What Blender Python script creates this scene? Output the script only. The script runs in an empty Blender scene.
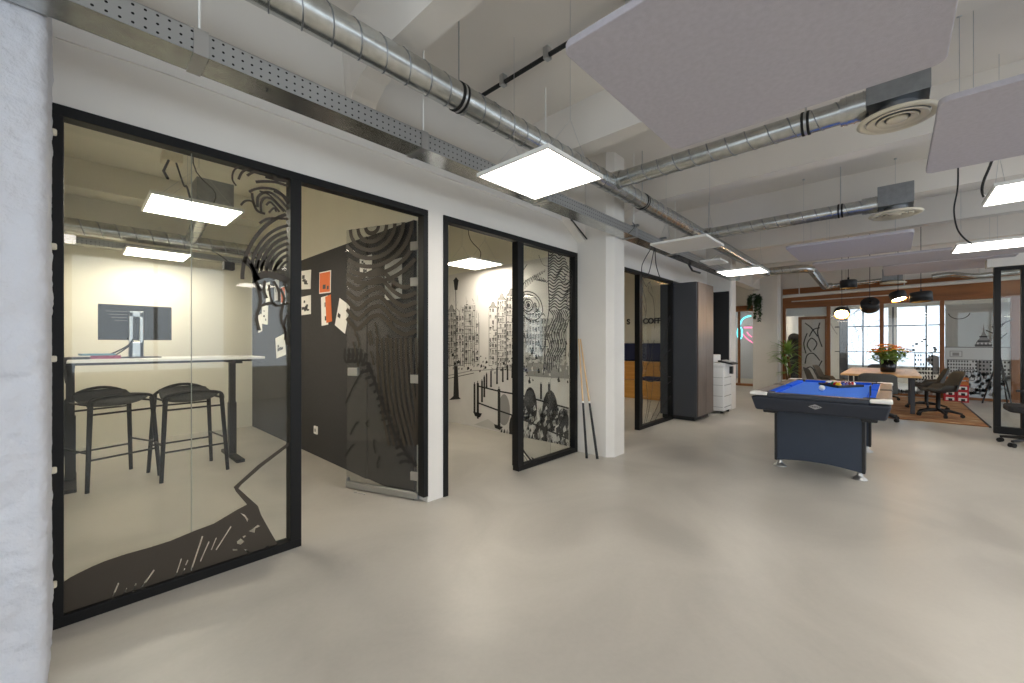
import bpy, math, random
from math import sin, cos, pi, atan2, sqrt, radians, hypot
from mathutils import Vector, Matrix, noise
from mathutils.geometry import tessellate_polygon
random.seed(7)
S = bpy.context.scene
COL = S.collection

# ------------------------------------------------------------------ camera constants (measured from the photograph)
YAW = atan2(381, 408); CA, SA = cos(YAW), sin(YAW); EYE = 1.28
def ray(u, v):
    s = (u - 512) / 408.0
    return (CA + s*SA, SA - s*CA, (344 - v) / 408.0)
def at_y(u, v, Y):
    r = ray(u, v); t = Y / r[1]; return (r[0]*t, Y, EYE + r[2]*t)
def at_x(u, v, X):
    r = ray(u, v); t = X / r[0]; return (X, r[1]*t, EYE + r[2]*t)
def at_plane(u, v, P, N):
    r = Vector(ray(u, v)); o = Vector((0, 0, EYE)); P = Vector(P); N = Vector(N)
    return tuple(o + r * ((P - o).dot(N) / r.dot(N)))

# ------------------------------------------------------------------ materials
def lin(c):
    return tuple((x/255/12.92 if x/255 <= .04045 else ((x/255+.055)/1.055)**2.4) for x in c)
_m = {}
def mat(name, rgb, rough=.5, metal=0, bump=0, bscale=40, var=0, vscale=6, spec=.5, coat=0, emit=None, estr=0, stretch=None):
    if name in _m: return _m[name]
    m = bpy.data.materials.new(name); m.use_nodes = True; n = m.node_tree; b = n.nodes['Principled BSDF']
    c = lin(rgb) + (1,)
    b.inputs['Base Color'].default_value = c; b.inputs['Roughness'].default_value = rough
    b.inputs['Metallic'].default_value = metal; b.inputs['Specular IOR Level'].default_value = spec
    b.inputs['Coat Weight'].default_value = coat
    tc = n.nodes.new('ShaderNodeTexCoord'); mp = n.nodes.new('ShaderNodeMapping')
    n.links.new(tc.outputs['Object'], mp.inputs['Vector'])
    if stretch: mp.inputs['Scale'].default_value = stretch
    if var:
        t = n.nodes.new('ShaderNodeTexNoise'); t.inputs['Scale'].default_value = vscale; t.inputs['Detail'].default_value = 5
        n.links.new(mp.outputs[0], t.inputs['Vector'])
        r = n.nodes.new('ShaderNodeMapRange'); r.inputs[1].default_value = .3; r.inputs[2].default_value = .7
        r.inputs[3].default_value = 1-var; r.inputs[4].default_value = 1+var
        n.links.new(t.outputs['Fac'], r.inputs[0])
        x = n.nodes.new('ShaderNodeVectorMath'); x.operation = 'SCALE'; x.inputs[0].default_value = c[:3]
        n.links.new(r.outputs[0], x.inputs['Scale']); n.links.new(x.outputs[0], b.inputs['Base Color'])
    if bump:
        t = n.nodes.new('ShaderNodeTexNoise'); t.inputs['Scale'].default_value = bscale; t.inputs['Detail'].default_value = 6
        n.links.new(mp.outputs[0], t.inputs['Vector'])
        bp = n.nodes.new('ShaderNodeBump'); bp.inputs['Strength'].default_value = bump; bp.inputs['Distance'].default_value = .02
        n.links.new(t.outputs['Fac'], bp.inputs['Height']); n.links.new(bp.outputs[0], b.inputs['Normal'])
    if emit:
        b.inputs['Emission Color'].default_value = lin(emit) + (1,); b.inputs['Emission Strength'].default_value = estr
    _m[name] = m; return m
def glass(name, tint=(.96, .975, .965), refl=1.0):
    m = bpy.data.materials.new(name); m.use_nodes = True; n = m.node_tree; n.nodes.remove(n.nodes['Principled BSDF'])
    out = n.nodes['Material Output']
    tr = n.nodes.new('ShaderNodeBsdfTransparent'); tr.inputs[0].default_value = tint + (1,)
    gl = n.nodes.new('ShaderNodeBsdfGlossy'); gl.inputs['Roughness'].default_value = .0
    lw = n.nodes.new('ShaderNodeLayerWeight'); lw.inputs[0].default_value = .5
    p = n.nodes.new('ShaderNodeMath'); p.operation = 'POWER'; p.inputs[1].default_value = 5
    a = n.nodes.new('ShaderNodeMath'); a.operation = 'MULTIPLY_ADD'; a.inputs[1].default_value = .9*refl; a.inputs[2].default_value = .035*refl
    n.links.new(lw.outputs['Facing'], p.inputs[0]); n.links.new(p.outputs[0], a.inputs[0])
    mx = n.nodes.new('ShaderNodeMixShader'); n.links.new(a.outputs[0], mx.inputs[0])
    n.links.new(tr.outputs[0], mx.inputs[1]); n.links.new(gl.outputs[0], mx.inputs[2]); n.links.new(mx.outputs[0], out.inputs[0])
    return m
def sheer():
    m = bpy.data.materials.new('sheer_blind'); m.use_nodes = True; n = m.node_tree; n.nodes.remove(n.nodes['Principled BSDF'])
    t = n.nodes.new('ShaderNodeBsdfTranslucent'); t.inputs[0].default_value = (.85, .88, .92, 1); tr = n.nodes.new('ShaderNodeBsdfTransparent'); mx = n.nodes.new('ShaderNodeMixShader'); mx.inputs[0].default_value = .7
    n.links.new(tr.outputs[0], mx.inputs[1]); n.links.new(t.outputs[0], mx.inputs[2]); n.links.new(mx.outputs[0], n.nodes['Material Output'].inputs[0]); return m
def metal_perforated():
    m = mat('galvanised_perforated', (150, 154, 158), .42, 1, var=.12, vscale=14); n = m.node_tree; b = n.nodes['Principled BSDF']
    tc = n.nodes.new('ShaderNodeTexCoord'); sx = n.nodes.new('ShaderNodeSeparateXYZ'); n.links.new(tc.outputs['Object'], sx.inputs[0])
    def cell(sock, step):
        d = n.nodes.new('ShaderNodeMath'); d.operation = 'DIVIDE'; d.inputs[1].default_value = step; n.links.new(sock, d.inputs[0])
        f = n.nodes.new('ShaderNodeMath'); f.operation = 'FRACT'; n.links.new(d.outputs[0], f.inputs[0])
        s = n.nodes.new('ShaderNodeMath'); s.operation = 'SUBTRACT'; s.inputs[1].default_value = .5; n.links.new(f.outputs[0], s.inputs[0])
        return s.outputs[0]
    c = n.nodes.new('ShaderNodeCombineXYZ'); n.links.new(cell(sx.outputs[0], .036), c.inputs[0]); n.links.new(cell(sx.outputs[2], .034), c.inputs[1])
    l = n.nodes.new('ShaderNodeVectorMath'); l.operation = 'LENGTH'; n.links.new(c.outputs[0], l.inputs[0])
    g = n.nodes.new('ShaderNodeMath'); g.operation = 'LESS_THAN'; g.inputs[1].default_value = .14; n.links.new(l.outputs[1], g.inputs[0])
    mx = n.nodes.new('ShaderNodeMix'); mx.data_type = 'RGBA'; n.links.new(g.outputs[0], mx.inputs[0])
    mx.inputs[6].default_value = lin((176, 178, 180)) + (1,); mx.inputs[7].default_value = (.02, .02, .02, 1)
    n.links.new(mx.outputs[2], b.inputs['Base Color']); return m
def floor_mat():
    m = mat('poured_floor', (188, 180, 169), .34, spec=.45); n = m.node_tree; b = n.nodes['Principled BSDF']
    tc = n.nodes.new('ShaderNodeTexCoord')
    def noise(sc, det, dist=0):
        t = n.nodes.new('ShaderNodeTexNoise'); t.inputs['Scale'].default_value = sc; t.inputs['Detail'].default_value = det; t.inputs['Distortion'].default_value = dist
        n.links.new(tc.outputs['Object'], t.inputs['Vector']); return t.outputs['Fac']
    a = noise(1.1, 8, .8); c = noise(38, 4)
    ad = n.nodes.new('ShaderNodeMath'); ad.operation = 'MULTIPLY_ADD'; ad.inputs[1].default_value = .9; n.links.new(a, ad.inputs[0]); 
    m2 = n.nodes.new('ShaderNodeMath'); m2.operation = 'MULTIPLY'; m2.inputs[1].default_value = .1; n.links.new(c, m2.inputs[0]); n.links.new(m2.outputs[0], ad.inputs[2])
    cr = n.nodes.new('ShaderNodeValToRGB'); cr.color_ramp.elements[0].position = .35; cr.color_ramp.elements[1].position = .65
    cr.color_ramp.elements[0].color = lin((167, 162, 154)) + (1,); cr.color_ramp.elements[1].color = lin((187, 182, 173)) + (1,)
    n.links.new(ad.outputs[0], cr.inputs[0]); n.links.new(cr.outputs[0], b.inputs['Base Color'])
    r = n.nodes.new('ShaderNodeMapRange'); r.inputs[3].default_value = .26; r.inputs[4].default_value = .46; n.links.new(a, r.inputs[0]); n.links.new(r.outputs[0], b.inputs['Roughness'])
    bp = n.nodes.new('ShaderNodeBump'); bp.inputs['Strength'].default_value = .015; n.links.new(c, bp.inputs['Height']); n.links.new(bp.outputs[0], b.inputs['Normal'])
    return m
def rug_mat():
    m = mat('woven_rug', (150, 95, 55), .95); n = m.node_tree; b = n.nodes['Principled BSDF']
    tc = n.nodes.new('ShaderNodeTexCoord'); mp = n.nodes.new('ShaderNodeMapping'); mp.inputs['Scale'].default_value = (9, 2.2, 1)
    n.links.new(tc.outputs['Object'], mp.inputs[0])
    t = n.nodes.new('ShaderNodeTexNoise'); t.inputs['Scale'].default_value = 1.6; t.inputs['Detail'].default_value = 7; n.links.new(mp.outputs[0], t.inputs[0])
    cr = n.nodes.new('ShaderNodeValToRGB'); e = cr.color_ramp.elements
    e[0].position = .3; e[0].color = lin((96, 72, 54)) + (1,); e[1].position = .68; e[1].color = lin((204, 176, 136)) + (1,)
    k = e.new(.45); k.color = lin((160, 108, 66)) + (1,); k = e.new(.58); k.color = lin((180, 136, 88)) + (1,)
    n.links.new(t.outputs['Fac'], cr.inputs[0]); n.links.new(cr.outputs[0], b.inputs['Base Color']); return m
def wood_mat(name, rgb, rgb2, stretch, rough=.45):
    m = mat(name, rgb, rough); n = m.node_tree; b = n.nodes['Principled BSDF']
    tc = n.nodes.new('ShaderNodeTexCoord'); mp = n.nodes.new('ShaderNodeMapping'); mp.inputs['Scale'].default_value = stretch
    n.links.new(tc.outputs['Object'], mp.inputs[0])
    t = n.nodes.new('ShaderNodeTexNoise'); t.inputs['Scale'].default_value = 3; t.inputs['Detail'].default_value = 6; t.inputs['Distortion'].default_value = .6; n.links.new(mp.outputs[0], t.inputs[0])
    cr = n.nodes.new('ShaderNodeValToRGB'); e = cr.color_ramp.elements
    e[0].position = .35; e[0].color = lin(rgb) + (1,); e[1].position = .7; e[1].color = lin(rgb2) + (1,)
    n.links.new(t.outputs['Fac'], cr.inputs[0]); n.links.new(cr.outputs[0], b.inputs['Base Color']); return m

M = dict(
    floor=floor_mat(), rug=rug_mat(),
    plaster=mat('white_plaster', (226, 222, 216), .8, bump=.12, bscale=9, var=.03, vscale=2),
    rough_plaster=mat('rough_white_plaster', (206, 207, 214), .75, bump=1.0, bscale=16, var=.04, vscale=3),
    ceiling=mat('ceiling_paint', (228, 223, 216), .85, bump=.12, bscale=5, var=.04, vscale=1.2),
    room=mat('cream_room_paint', (232, 228, 214), .8, var=.02, vscale=2),
    black=mat('black_powder_coat', (13, 13, 14), .5, bump=.05, bscale=120, spec=.3),
    blackp=mat('black_plastic', (26, 26, 28), .5),
    blackf=mat('black_fabric', (38, 38, 40), .95, bump=.3, bscale=300),
    galv=mat('galvanised_steel', (196, 198, 196), .27, 1, var=.13, vscale=18, bump=.04, bscale=8),
    galvd=mat('galvanised_box', (150, 153, 156), .4, 1, var=.1, vscale=20),
    perf=metal_perforated(), steel=mat('brushed_steel', (190, 192, 194), .3, 1),
    chrome=mat('chrome', (225, 225, 228), .12, 1), rubber=mat('black_rubber', (18, 18, 18), .8),
    white=mat('white_enamel', (236, 235, 230), .4), cream=mat('cream_plastic', (228, 220, 200), .5),
    felt=mat('charcoal_felt', (76, 75, 75), 1, bump=.5, bscale=220, var=.12, vscale=60, spec=.1),
    baffle=mat('lilac_grey_acoustic_felt', (190, 186, 194), 1, bump=.25, bscale=260, var=.05, vscale=40, spec=.1),
    ink=mat('brown_black_film', (62, 54, 44), .55), inkb=mat('black_film', (34, 32, 32), .5),
    printg=mat('printed_grey', (150, 148, 146), .7), printk=mat('printed_black', (38, 36, 36), .7), printl=mat('printed_light_grey', (196, 194, 190), .7),
    skyg=mat('mural_sky_grey', (214, 211, 209), .7), mural=mat('mural_paper', (218, 215, 212), .7, var=.05, vscale=3),
    paper=mat('paper', (236, 234, 228), .7), orange=mat('orange_print', (214, 104, 44), .7),
    seat=mat('grey_seat_fabric', (84, 84, 82), .95, bump=.3, bscale=260, var=.1, vscale=90),
    cab=mat('anthracite_laminate', (66, 68, 74), .42, var=.04, vscale=4), cabf=wood_mat('taupe_laminate_front', (92, 82, 76), (112, 100, 92), (14, 14, .6), .4),
    cabd=mat('black_laminate', (24, 25, 27), .6),
    wood=wood_mat('orange_brown_timber', (128, 78, 38), (156, 98, 50), (2, 2, .35)), woodh=wood_mat('orange_brown_header', (128, 78, 36), (156, 98, 48), (2, .35, 2)),
    oak=wood_mat('oak_table_top', (206, 160, 104), (226, 182, 126), (.6, 5, 5), .4), pine=wood_mat('pine_steps', (196, 140, 66), (214, 160, 84), (5, .5, 5), .5),
    ash=wood_mat('ash_cue', (206, 168, 116), (222, 188, 140), (9, 9, .5), .3),
    railw=wood_mat('grey_brown_rail', (104, 92, 80), (132, 118, 104), (.5, 6, 4), .4),
    navy=mat('slate_blue_laminate', (44, 54, 70), .38, var=.03, vscale=6), navyd=mat('charcoal_blue_skirt', (38, 43, 54), .4), navyf=mat('navy_fabric', (38, 44, 78), .95),
    cloth=mat('blue_billiard_cloth', (72, 126, 232), .95, spec=.15, bump=.1, bscale=400), cushion=mat('blue_cushion_cloth', (26, 88, 214), .95, spec=.15),
    copier=mat('copier_white', (232, 232, 230), .4), screen=mat('dark_screen', (34, 35, 38), .4),
    leaf=mat('leaf_green', (128, 158, 74), .55, var=.35, vscale=9), leafd=mat('dark_leaf', (62, 84, 52), .6, var=.3, vscale=9), bark=mat('bark', (120, 92, 62), .9),
    petal=mat('orange_petal', (246, 158, 70), .7, var=.2, vscale=30), petaly=mat('yellow_petal', (246, 200, 70), .7), pot=mat('dark_glazed_pot', (22, 22, 24), .2),
    red=mat('red_print', (190, 32, 44), .5), crate=mat('orange_crate', (196, 112, 48), .5), blind=mat('white_blind', (226, 228, 232), .8),
    bluefold=mat('pale_blue_folder', (96, 150, 172), .5), magenta=mat('magenta_folder', (150, 52, 92), .5), boardw=mat('dark_board', (52, 50, 52), .5),
    greyblue=mat('grey_blue_paint', (176, 182, 196), .7), seam=mat('glass_seam', (150, 158, 148), .3), pipe=mat('white_pipe', (214, 210, 204), .5),
    fl=mat('lamp_diffuser', (255, 255, 255), .6, emit=(255, 247, 236), estr=13), flr=mat('room_lamp_diffuser', (255, 255, 255), .6, emit=(255, 244, 224), estr=20),
    bulb=mat('warm_bulb', (255, 230, 190), .6, emit=(255, 206, 140), estr=60),
    offd=mat('unlit_diffuser', (226, 222, 214), .5), gold=mat('lamp_inside', (186, 140, 76), .35, 1),
    cyan=mat('cyan_neon', (120, 230, 240), .5, emit=(90, 225, 235), estr=2.2), pink=mat('pink_neon', (240, 120, 170), .5, emit=(245, 110, 160), estr=1.8),
    sheer=sheer(), glass=glass('clear_glass'), glassd=glass('door_glass', (.90, .91, .91), 1.5),
    silver=mat('silver_badge', (200, 202, 206), .3, 1), skin=mat('dark_hide', (30, 30, 32), .7),
)

# ------------------------------------------------------------------ mesh builder
class MB:
    def __init__(s): s.v = []; s.f = []; s.m = []; s.s = []; s.mats = []
    def mi(s, m):
        if m not in s.mats: s.mats.append(m)
        return s.mats.index(m)
    def add(s, vs, fs, m, smooth=False):
        o = len(s.v); k = s.mi(m); s.v += [tuple(p) for p in vs]
        for f in fs: s.f.append(tuple(i+o for i in f)); s.m.append(k); s.s.append(smooth)
        return s
    def box(s, a, b, m):
        (x0, y0, z0), (x1, y1, z1) = [min(p, q) for p, q in zip(a, b)], [max(p, q) for p, q in zip(a, b)]
        vs = [(x, y, z) for x in (x0, x1) for y in (y0, y1) for z in (z0, z1)]
        return s.add(vs, [(0,1,3,2), (4,6,7,5), (0,4,5,1), (2,3,7,6), (0,2,6,4), (1,5,7,3)], m)
    def obox(s, c, ax, half, m):      # box with given axis (heading angle about z)
        ca, sa = cos(ax), sin(ax); vs = []
        for i in (-1, 1):
            for j in (-1, 1):
                for k in (-1, 1):
                    dx, dy = i*half[0], j*half[1]; vs.append((c[0]+dx*ca-dy*sa, c[1]+dx*sa+dy*ca, c[2]+k*half[2]))
        return s.add(vs, [(0,1,3,2), (4,6,7,5), (0,4,5,1), (2,3,7,6), (0,2,6,4), (1,5,7,3)], m)
    def tube(s, pts, r, m, n=8, closed=False, caps=True):
        P = [Vector(p) for p in pts]; L = len(P); R = r if isinstance(r, (list, tuple)) else [r]*L
        vs = []; prev = None
        for i, p in enumerate(P):
            if closed: t = P[(i+1) % L] - P[i-1]
            else: t = P[min(i+1, L-1)] - P[max(i-1, 0)]
            t.normalize()
            if prev is None:
                u = t.cross(Vector((0, 0, 1)));
                if u.length < .05: u = t.cross(Vector((0, 1, 0)))
            else: u = prev - t*prev.dot(t)
            u.normalize(); prev = u; w = t.cross(u)
            for k in range(n):
                a = 2*pi*k/n; vs.append(p + (u*cos(a) + w*sin(a))*R[i])
        fs = []
        for i in range(L if closed else L-1):
            j = (i+1) % L
            for k in range(n): fs.append((i*n+k, i*n+(k+1) % n, j*n+(k+1) % n, j*n+k))
        s.add(vs, fs, m, True)
        if caps and not closed: s.add(vs[:n], [tuple(range(n))[::-1]], m); s.add(vs[-n:], [tuple(range(n))], m)
        return s
    def lathe(s, prof, c, m, n=24, axis='z', smooth=True):
        vs = []
        for (r, h) in prof:
            for k in range(n):
                a = 2*pi*k/n; x, y = r*cos(a), r*sin(a)
                vs.append((c[0]+x, c[1]+y, c[2]+h) if axis == 'z' else ((c[0]+h, c[1]+x, c[2]+y) if axis == 'x' else (c[0]+x, c[1]+h, c[2]+y)))
        fs = [(i*n+k, i*n+(k+1) % n, (i+1)*n+(k+1) % n, (i+1)*n+k) for i in range(len(prof)-1) for k in range(n)]
        return s.add(vs, fs, m, smooth)
    def prism(s, poly, z0, z1, m):    # poly in xy
        n = len(poly); vs = [(x, y, z0) for x, y in poly] + [(x, y, z1) for x, y in poly]
        return s.add(vs, [tuple(range(n))[::-1], tuple(range(n, 2*n))] + [(i, (i+1) % n, n+(i+1) % n, n+i) for i in range(n)], m)
    def extr(s, pts, d, m):           # 3d polygon extruded by vector d
        n = len(pts); vs = [tuple(p) for p in pts] + [tuple(p[k]+d[k] for k in range(3)) for p in pts]
        return s.add(vs, [tuple(range(n))[::-1], tuple(range(n, 2*n))] + [(i, (i+1) % n, n+(i+1) % n, n+i) for i in range(n)], m)
    def poly(s, pts, m, holes=()):
        loops = [[Vector(p) for p in pts]] + [[Vector(p) for p in h] for h in holes]
        allp = [p for l in loops for p in l]
        return s.add(allp, [tuple(t) for t in tessellate_polygon(loops)], m)
    def ribbon(s, pts, w, N, m):      # flat stroke in the plane of normal N
        P = [Vector(p) for p in pts]; N = Vector(N); L = len(P); vs = []
        W = w if isinstance(w, (list, tuple)) else [w]*L
        for i, p in enumerate(P):
            t = (P[min(i+1, L-1)] - P[max(i-1, 0)]); b = t.cross(N)
            if b.length < 1e-9: b = Vector((0, 0, 1))
            b.normalize(); vs += [p + b*W[i]/2, p - b*W[i]/2]
        return s.add(vs, [(2*i, 2*i+1, 2*i+3, 2*i+2) for i in range(L-1)], m)
    def ball(s, c, r, m, n=12, k=8, sz=1):
        prof = [(r*sin(pi*i/k)+1e-5, -r*sz*cos(pi*i/k)) for i in range(k+1)]
        return s.lathe(prof, c, m, n)
    def build(s, name, parent=None, bevel=0, seg=2):
        off = Vector((0, 0, 0)); p = parent
        while p: off += p.location; p = p.parent
        me = bpy.data.meshes.new(name); me.from_pydata([tuple(Vector(v) - off) for v in s.v], [], s.f)
        for m in s.mats: me.materials.append(m)
        me.polygons.foreach_set('material_index', s.m); me.polygons.foreach_set('use_smooth', s.s); me.update()
        o = bpy.data.objects.new(name, me); COL.objects.link(o); o.parent = parent
        if bevel:
            b = o.modifiers.new('bevel', 'BEVEL'); b.width = bevel; b.segments = seg; b.limit_method = 'ANGLE'; b.angle_limit = radians(50)
        return o
def B(): return MB()
def spl(pts, n=6):                    # smooth curve through points (any dimension)
    out = []; P = [pts[0]] + list(pts) + [pts[-1]]
    for i in range(1, len(P)-2):
        for k in range(n):
            t = k/n; a, b, c, d = P[i-1], P[i], P[i+1], P[i+2]
            out.append(tuple(.5*((2*b[j]) + (-a[j]+c[j])*t + (2*a[j]-5*b[j]+4*c[j]-d[j])*t*t + (-a[j]+3*b[j]-3*c[j]+d[j])*t**3) for j in range(len(a))))
    out.append(tuple(pts[-1])); return out
def tag(o, label, cat, group=None):
    o['label'] = label; o['category'] = cat
    if group: o['group'] = group
    return o
def thing(name, label, cat, loc=(0, 0, 0), group=None):
    o = bpy.data.objects.new(name, None); COL.objects.link(o); o.location = loc; o.empty_display_size = .1
    return tag(o, label, cat, group)
def struct(name, mb, bevel=0):
    o = mb.build(name, None, bevel); o['kind'] = 'structure'; return o
def dup(root, loc, rz=0, label=None):
    r = root.copy(); COL.objects.link(r); r.location = loc; r.rotation_euler = (0, 0, rz)
    if label: r['label'] = label
    def kids(src, dst):
        for ch in list(src.children):
            c = ch.copy(); COL.objects.link(c); c.parent = dst; kids(ch, c)
    kids(root, r); return r

# ------------------------------------------------------------------ setting
YW = 2.75; HT = 2.36; SLAB = 3.45
struct('floor', B().box((-3.2, -5.3, -.1), (19, 7.6, 0), M['floor']))
struct('ceiling', B().box((-3.2, -5.3, SLAB), (19, 7.6, SLAB+.15), M['ceiling']))
w = B()
for x0, x1, z0, z1 in [(-.46, 9.05, HT, SLAB), (-.46, -.08, 0, HT), (1.945, 2.10, 0, HT), (4.08, 4.75, 0, HT), (7.85, 9.05, 0, HT)]:
    w.box((x0, YW, z0), (x1, YW+.12, z1), M['plaster'])
struct('wall_left', w)
struct('ceiling_beam', B().box((9.05, YW, 2.80), (13.2, YW+.22, SLAB), M['ceiling']))
struct('trim_1', B().extr([(-.06, YW-.012, 2.655), (.32, YW-.012, 2.675), (3.77, YW-.012, 2.68), (3.77, YW-.012, 2.70), (.30, YW-.012, 2.695), (-.06, YW-.012, 2.675)], (0, .012, 0), M['plaster']))
struct('wall_back_rooms', B().box((-.3, 7.3, 0), (14.2, 7.42, SLAB), M['room']))
struct('wall_room_left', B().box((-.22, YW+.12, 0), (-.10, 7.3, SLAB), M['room']))
struct('wall_room_middle', B().box((1.93, YW+.12, 0), (2.06, 7.3, SLAB), M['room']))
struct('wall_room_mural', B().box((4.23, YW+.12, 0), (4.36, 7.3, SLAB), M['room']))
struct('wall_room_lounge', B().box((10.0, YW+.12, 0), (10.15, 7.3, SLAB), M['room']))
struct('wall_room_right', B().box((14, 2.33, 0), (14.15, 3.02, SLAB), M['plaster']).box((14, 3.02, 2.45), (14.15, 3.72, SLAB), M['plaster']).box((14, 3.72, 0), (14.15, 7.3, SLAB), M['plaster']))
struct('ceiling_room', B().box((-.1, YW+.12, SLAB-.02), (10.0, 7.3, SLAB-.001), M['room']))
struct('wall_room_far', B().box((17.0, 2.55, 0), (17.1, 5.5, SLAB), M['greyblue']))
struct('wall_room_far_left', B().box((14.15, 5.4, 0), (17.0, 5.5, SLAB), M['plaster']))
struct('ceiling_beam', B().box((-.1, 6.9, 3.1), (1.93, 7.3, SLAB), M['room']))
# ribs of the concrete ceiling run across the hall, with a haunch where they meet the wall
for i in range(-1, 8):
    x1 = 1.46 + 1.85*i; x0 = x1 - .18; r = B()
    r.extr([(x0, -5.3, 3.08), (x1, -5.3, 3.08), (x1+.05, -5.3, SLAB), (x0-.05, -5.3, SLAB)], (0, YW+5.3-.35, 0), M['ceiling'])
    for (ya, yb, za, zb) in [(YW-.35, YW-.2, 3.08, 3.05), (YW-.2, YW-.08, 3.05, 2.98), (YW-.08, YW, 2.98, 2.86)]:
        r.add([(x0, ya, za), (x1, ya, za), (x1+.05, ya, SLAB), (x0-.05, ya, SLAB), (x0, yb, zb), (x1, yb, zb), (x1+.05, yb, SLAB), (x0-.05, yb, SLAB)],
              [(0,1,2,3), (4,7,6,5), (0,4,5,1), (1,5,6,2), (2,6,7,3), (3,7,4,0)], M['ceiling'])
    struct('ceiling_rib', r)
# round-arrised pillars in front of the left wall
def pillar(x0, x1, yf, m, ch=.05, rough=False, yb=YW):
    b = B()
    if rough:                                        # hand-plastered faces with a wavering arris
        nz = 230; prof = [(x0, YW)] + [(x0, yf+.02), (x0+.02, yf)] + [(x0+.02+(x1-x0-.045)*k/34, yf) for k in range(1, 35)] + [(x1-.016, yf+.004), (x1-.006, yf+.012), (x1-.001, yf+.025), (x1, yf+.045)] + [(x1, yf+.045+(YW-yf-.045)*k/10) for k in range(1, 11)]
        vs = []; n = len(prof)
        for i in range(nz+1):
            z = SLAB*i/nz
            for k, (x, y) in enumerate(prof):
                p = Vector((x, y*1.0, z)); a = .010*noise.fractal(p*3.0, 1.0, 2.0, 4) + .005*noise.noise(p*26) + .007*noise.fractal(p*11, 1, 2, 3) + .012*max(0, noise.noise(p*9)-.35)
                ed = .006*noise.noise(Vector((3, 1, z*22))) + .003*noise.noise(Vector((0, 0, z*60)))
                if y >= yf+.045: vs.append((x + (.5*a+ed if y < YW-.01 else 0), y, z))
                elif k < 3: vs.append((x, y, z))
                else: w_ = max(0, 1-(x1-x)/.04); vs.append((x + w_*ed, y + a, z))
        b.add(vs, [(i*n+k, i*n+k+1, (i+1)*n+k+1, (i+1)*n+k) for i in range(nz) for k in range(n-1)], m, True)
    else:
        b.prism([(x0, yb), (x0, yf+ch), (x0+ch, yf), (x1-ch, yf), (x1, yf+ch), (x1, yb)], 0, SLAB, m)
    return struct('pillar', b)
pillar(-.46, -.07, 2.30, M['rough_plaster'], rough=True)
pillar(4.09, 4.46, 2.30, M['plaster'], .07)
pillar(8.73, 9.05, 2.30, M['plaster'], .02)
pillar(13.2, 13.55, 2.30, M['plaster'], .03, yb=2.92)
# haunch flaring from the second pillar over the glass front
struct('trim_2', B().extr([(4.10, 2.64, 2.48), (4.19, 2.64, 2.48), (4.19, 2.64, SLAB), (3.6, 2.64, SLAB), (3.77, 2.64, 2.68)], (0, .11, 0), M['plaster']))
# end wall: plaster right of the glazing, room beyond with its windows
struct('wall_end', B().box((14, -5.3, 0), (14.14, -2.04, SLAB), M['plaster']).box((14, -2.04, 2.86), (14.14, 2.33, SLAB), M['plaster']))
struct('wall_room_end_left', B().box((14.15, 2.42, 0), (18.6, 2.55, SLAB), M['plaster']))
struct('wall_room_end_right', B().box((14.14, -2.6, 0), (18.6, -2.45, SLAB), M['plaster']))
w = B(); w.box((18.6, -5.3, 2.5), (18.75, 2.55, SLAB), M['plaster']); w.box((18.6, -5.3, 0), (18.75, 2.55, .55), M['plaster'])
for y0, y1 in [(-5.3, -1.55), (-.1, .12), (1.35, 2.55)]: w.box((18.6, y0, .55), (18.75, y1, 2.5), M['plaster'])
struct('wall_end_outer', w)
# right side of the hall (behind and right of the camera): brick-height sill, big windows
w = B(); w.box((-3.2, -5.3, 0), (18.6, -5.15, .7), M['plaster']); w.box((-3.2, -5.3, 2.95), (18.6, -5.15, SLAB), M['plaster'])
xw = [-2.9, -.5, -.1, 2.3, 2.7, 5.1, 5.5, 7.9, 8.3, 10.7, 11.1, 13.5]
xs = [-3.2] + xw + [18.6]
for i in range(0, len(xs), 2): w.box((xs[i], -5.3, .7), (xs[i+1], -5.15, 2.95), M['plaster'])
struct('wall_right', w)
for i in range(6):
    x0, x1 = xw[2*i], xw[2*i+1]; b = B()
    for (a, c) in [((x0, .7), (x0+.06, 2.95)), ((x1-.06, .7), (x1, 2.95)), ((x0, .7), (x1, .76)), ((x0, 2.89), (x1, 2.95)), (((x0+x1)/2-.03, .7), ((x0+x1)/2+.03, 2.95))]:
        b.box((a[0], -5.26, a[1]), (c[0], -5.19, c[1]), M['white'])
    struct('window_%d' % (i+1), b)
w = B(); w.box((-3.35, -5.3, 0), (-3.2, 7.6, .7), M['plaster']); w.box((-3.35, -5.3, 2.95), (-3.2, 7.6, SLAB), M['plaster'])
for y0, y1 in [(-5.3, -4.7), (-2.4, -2.0), (.3, .7), (2.4, 7.6)]: w.box((-3.35, y0, .7), (-3.2, y1, 2.95), M['plaster'])
struct('wall_behind', w)
for i, (y0, y1) in enumerate([(-4.7, -2.4), (-2.0, .3), (.7, 2.4)]):
    b = B(); yc_ = (y0+y1)/2
    for (a, c) in [((y0, .7), (y0+.06, 2.95)), ((y1-.06, .7), (y1, 2.95)), ((y0, .7), (y1, .76)), ((y0, 2.89), (y1, 2.95)), ((yc_-.03, .7), (yc_+.03, 2.95))]: b.box((-3.31, a[0], a[1]), (-3.24, c[0], c[1]), M['white'])
    struct('window_%d' % (i+7), b)
struct('wall_far_left', B().box((-3.2, YW, 0), (-.46, YW+.12, SLAB), M['plaster']))

# ------------------------------------------------------------------ glass fronts
def frame_box(b, x0, x1, z0, z1, y0=YW-.01, y1=YW+.07): b.box((x0, y0, z0), (x1, y1, z1), M['black'])
YF = YW - .004                                           # front plane for films (just in front of the pane)
NY = (0, -1, 0)
def P(ox, oy, sc, Y=YW+.018):                            # crop coordinates -> point on the glass
    return lambda x, y: at_y(ox + x/sc, oy + y/sc, Y)

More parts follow.
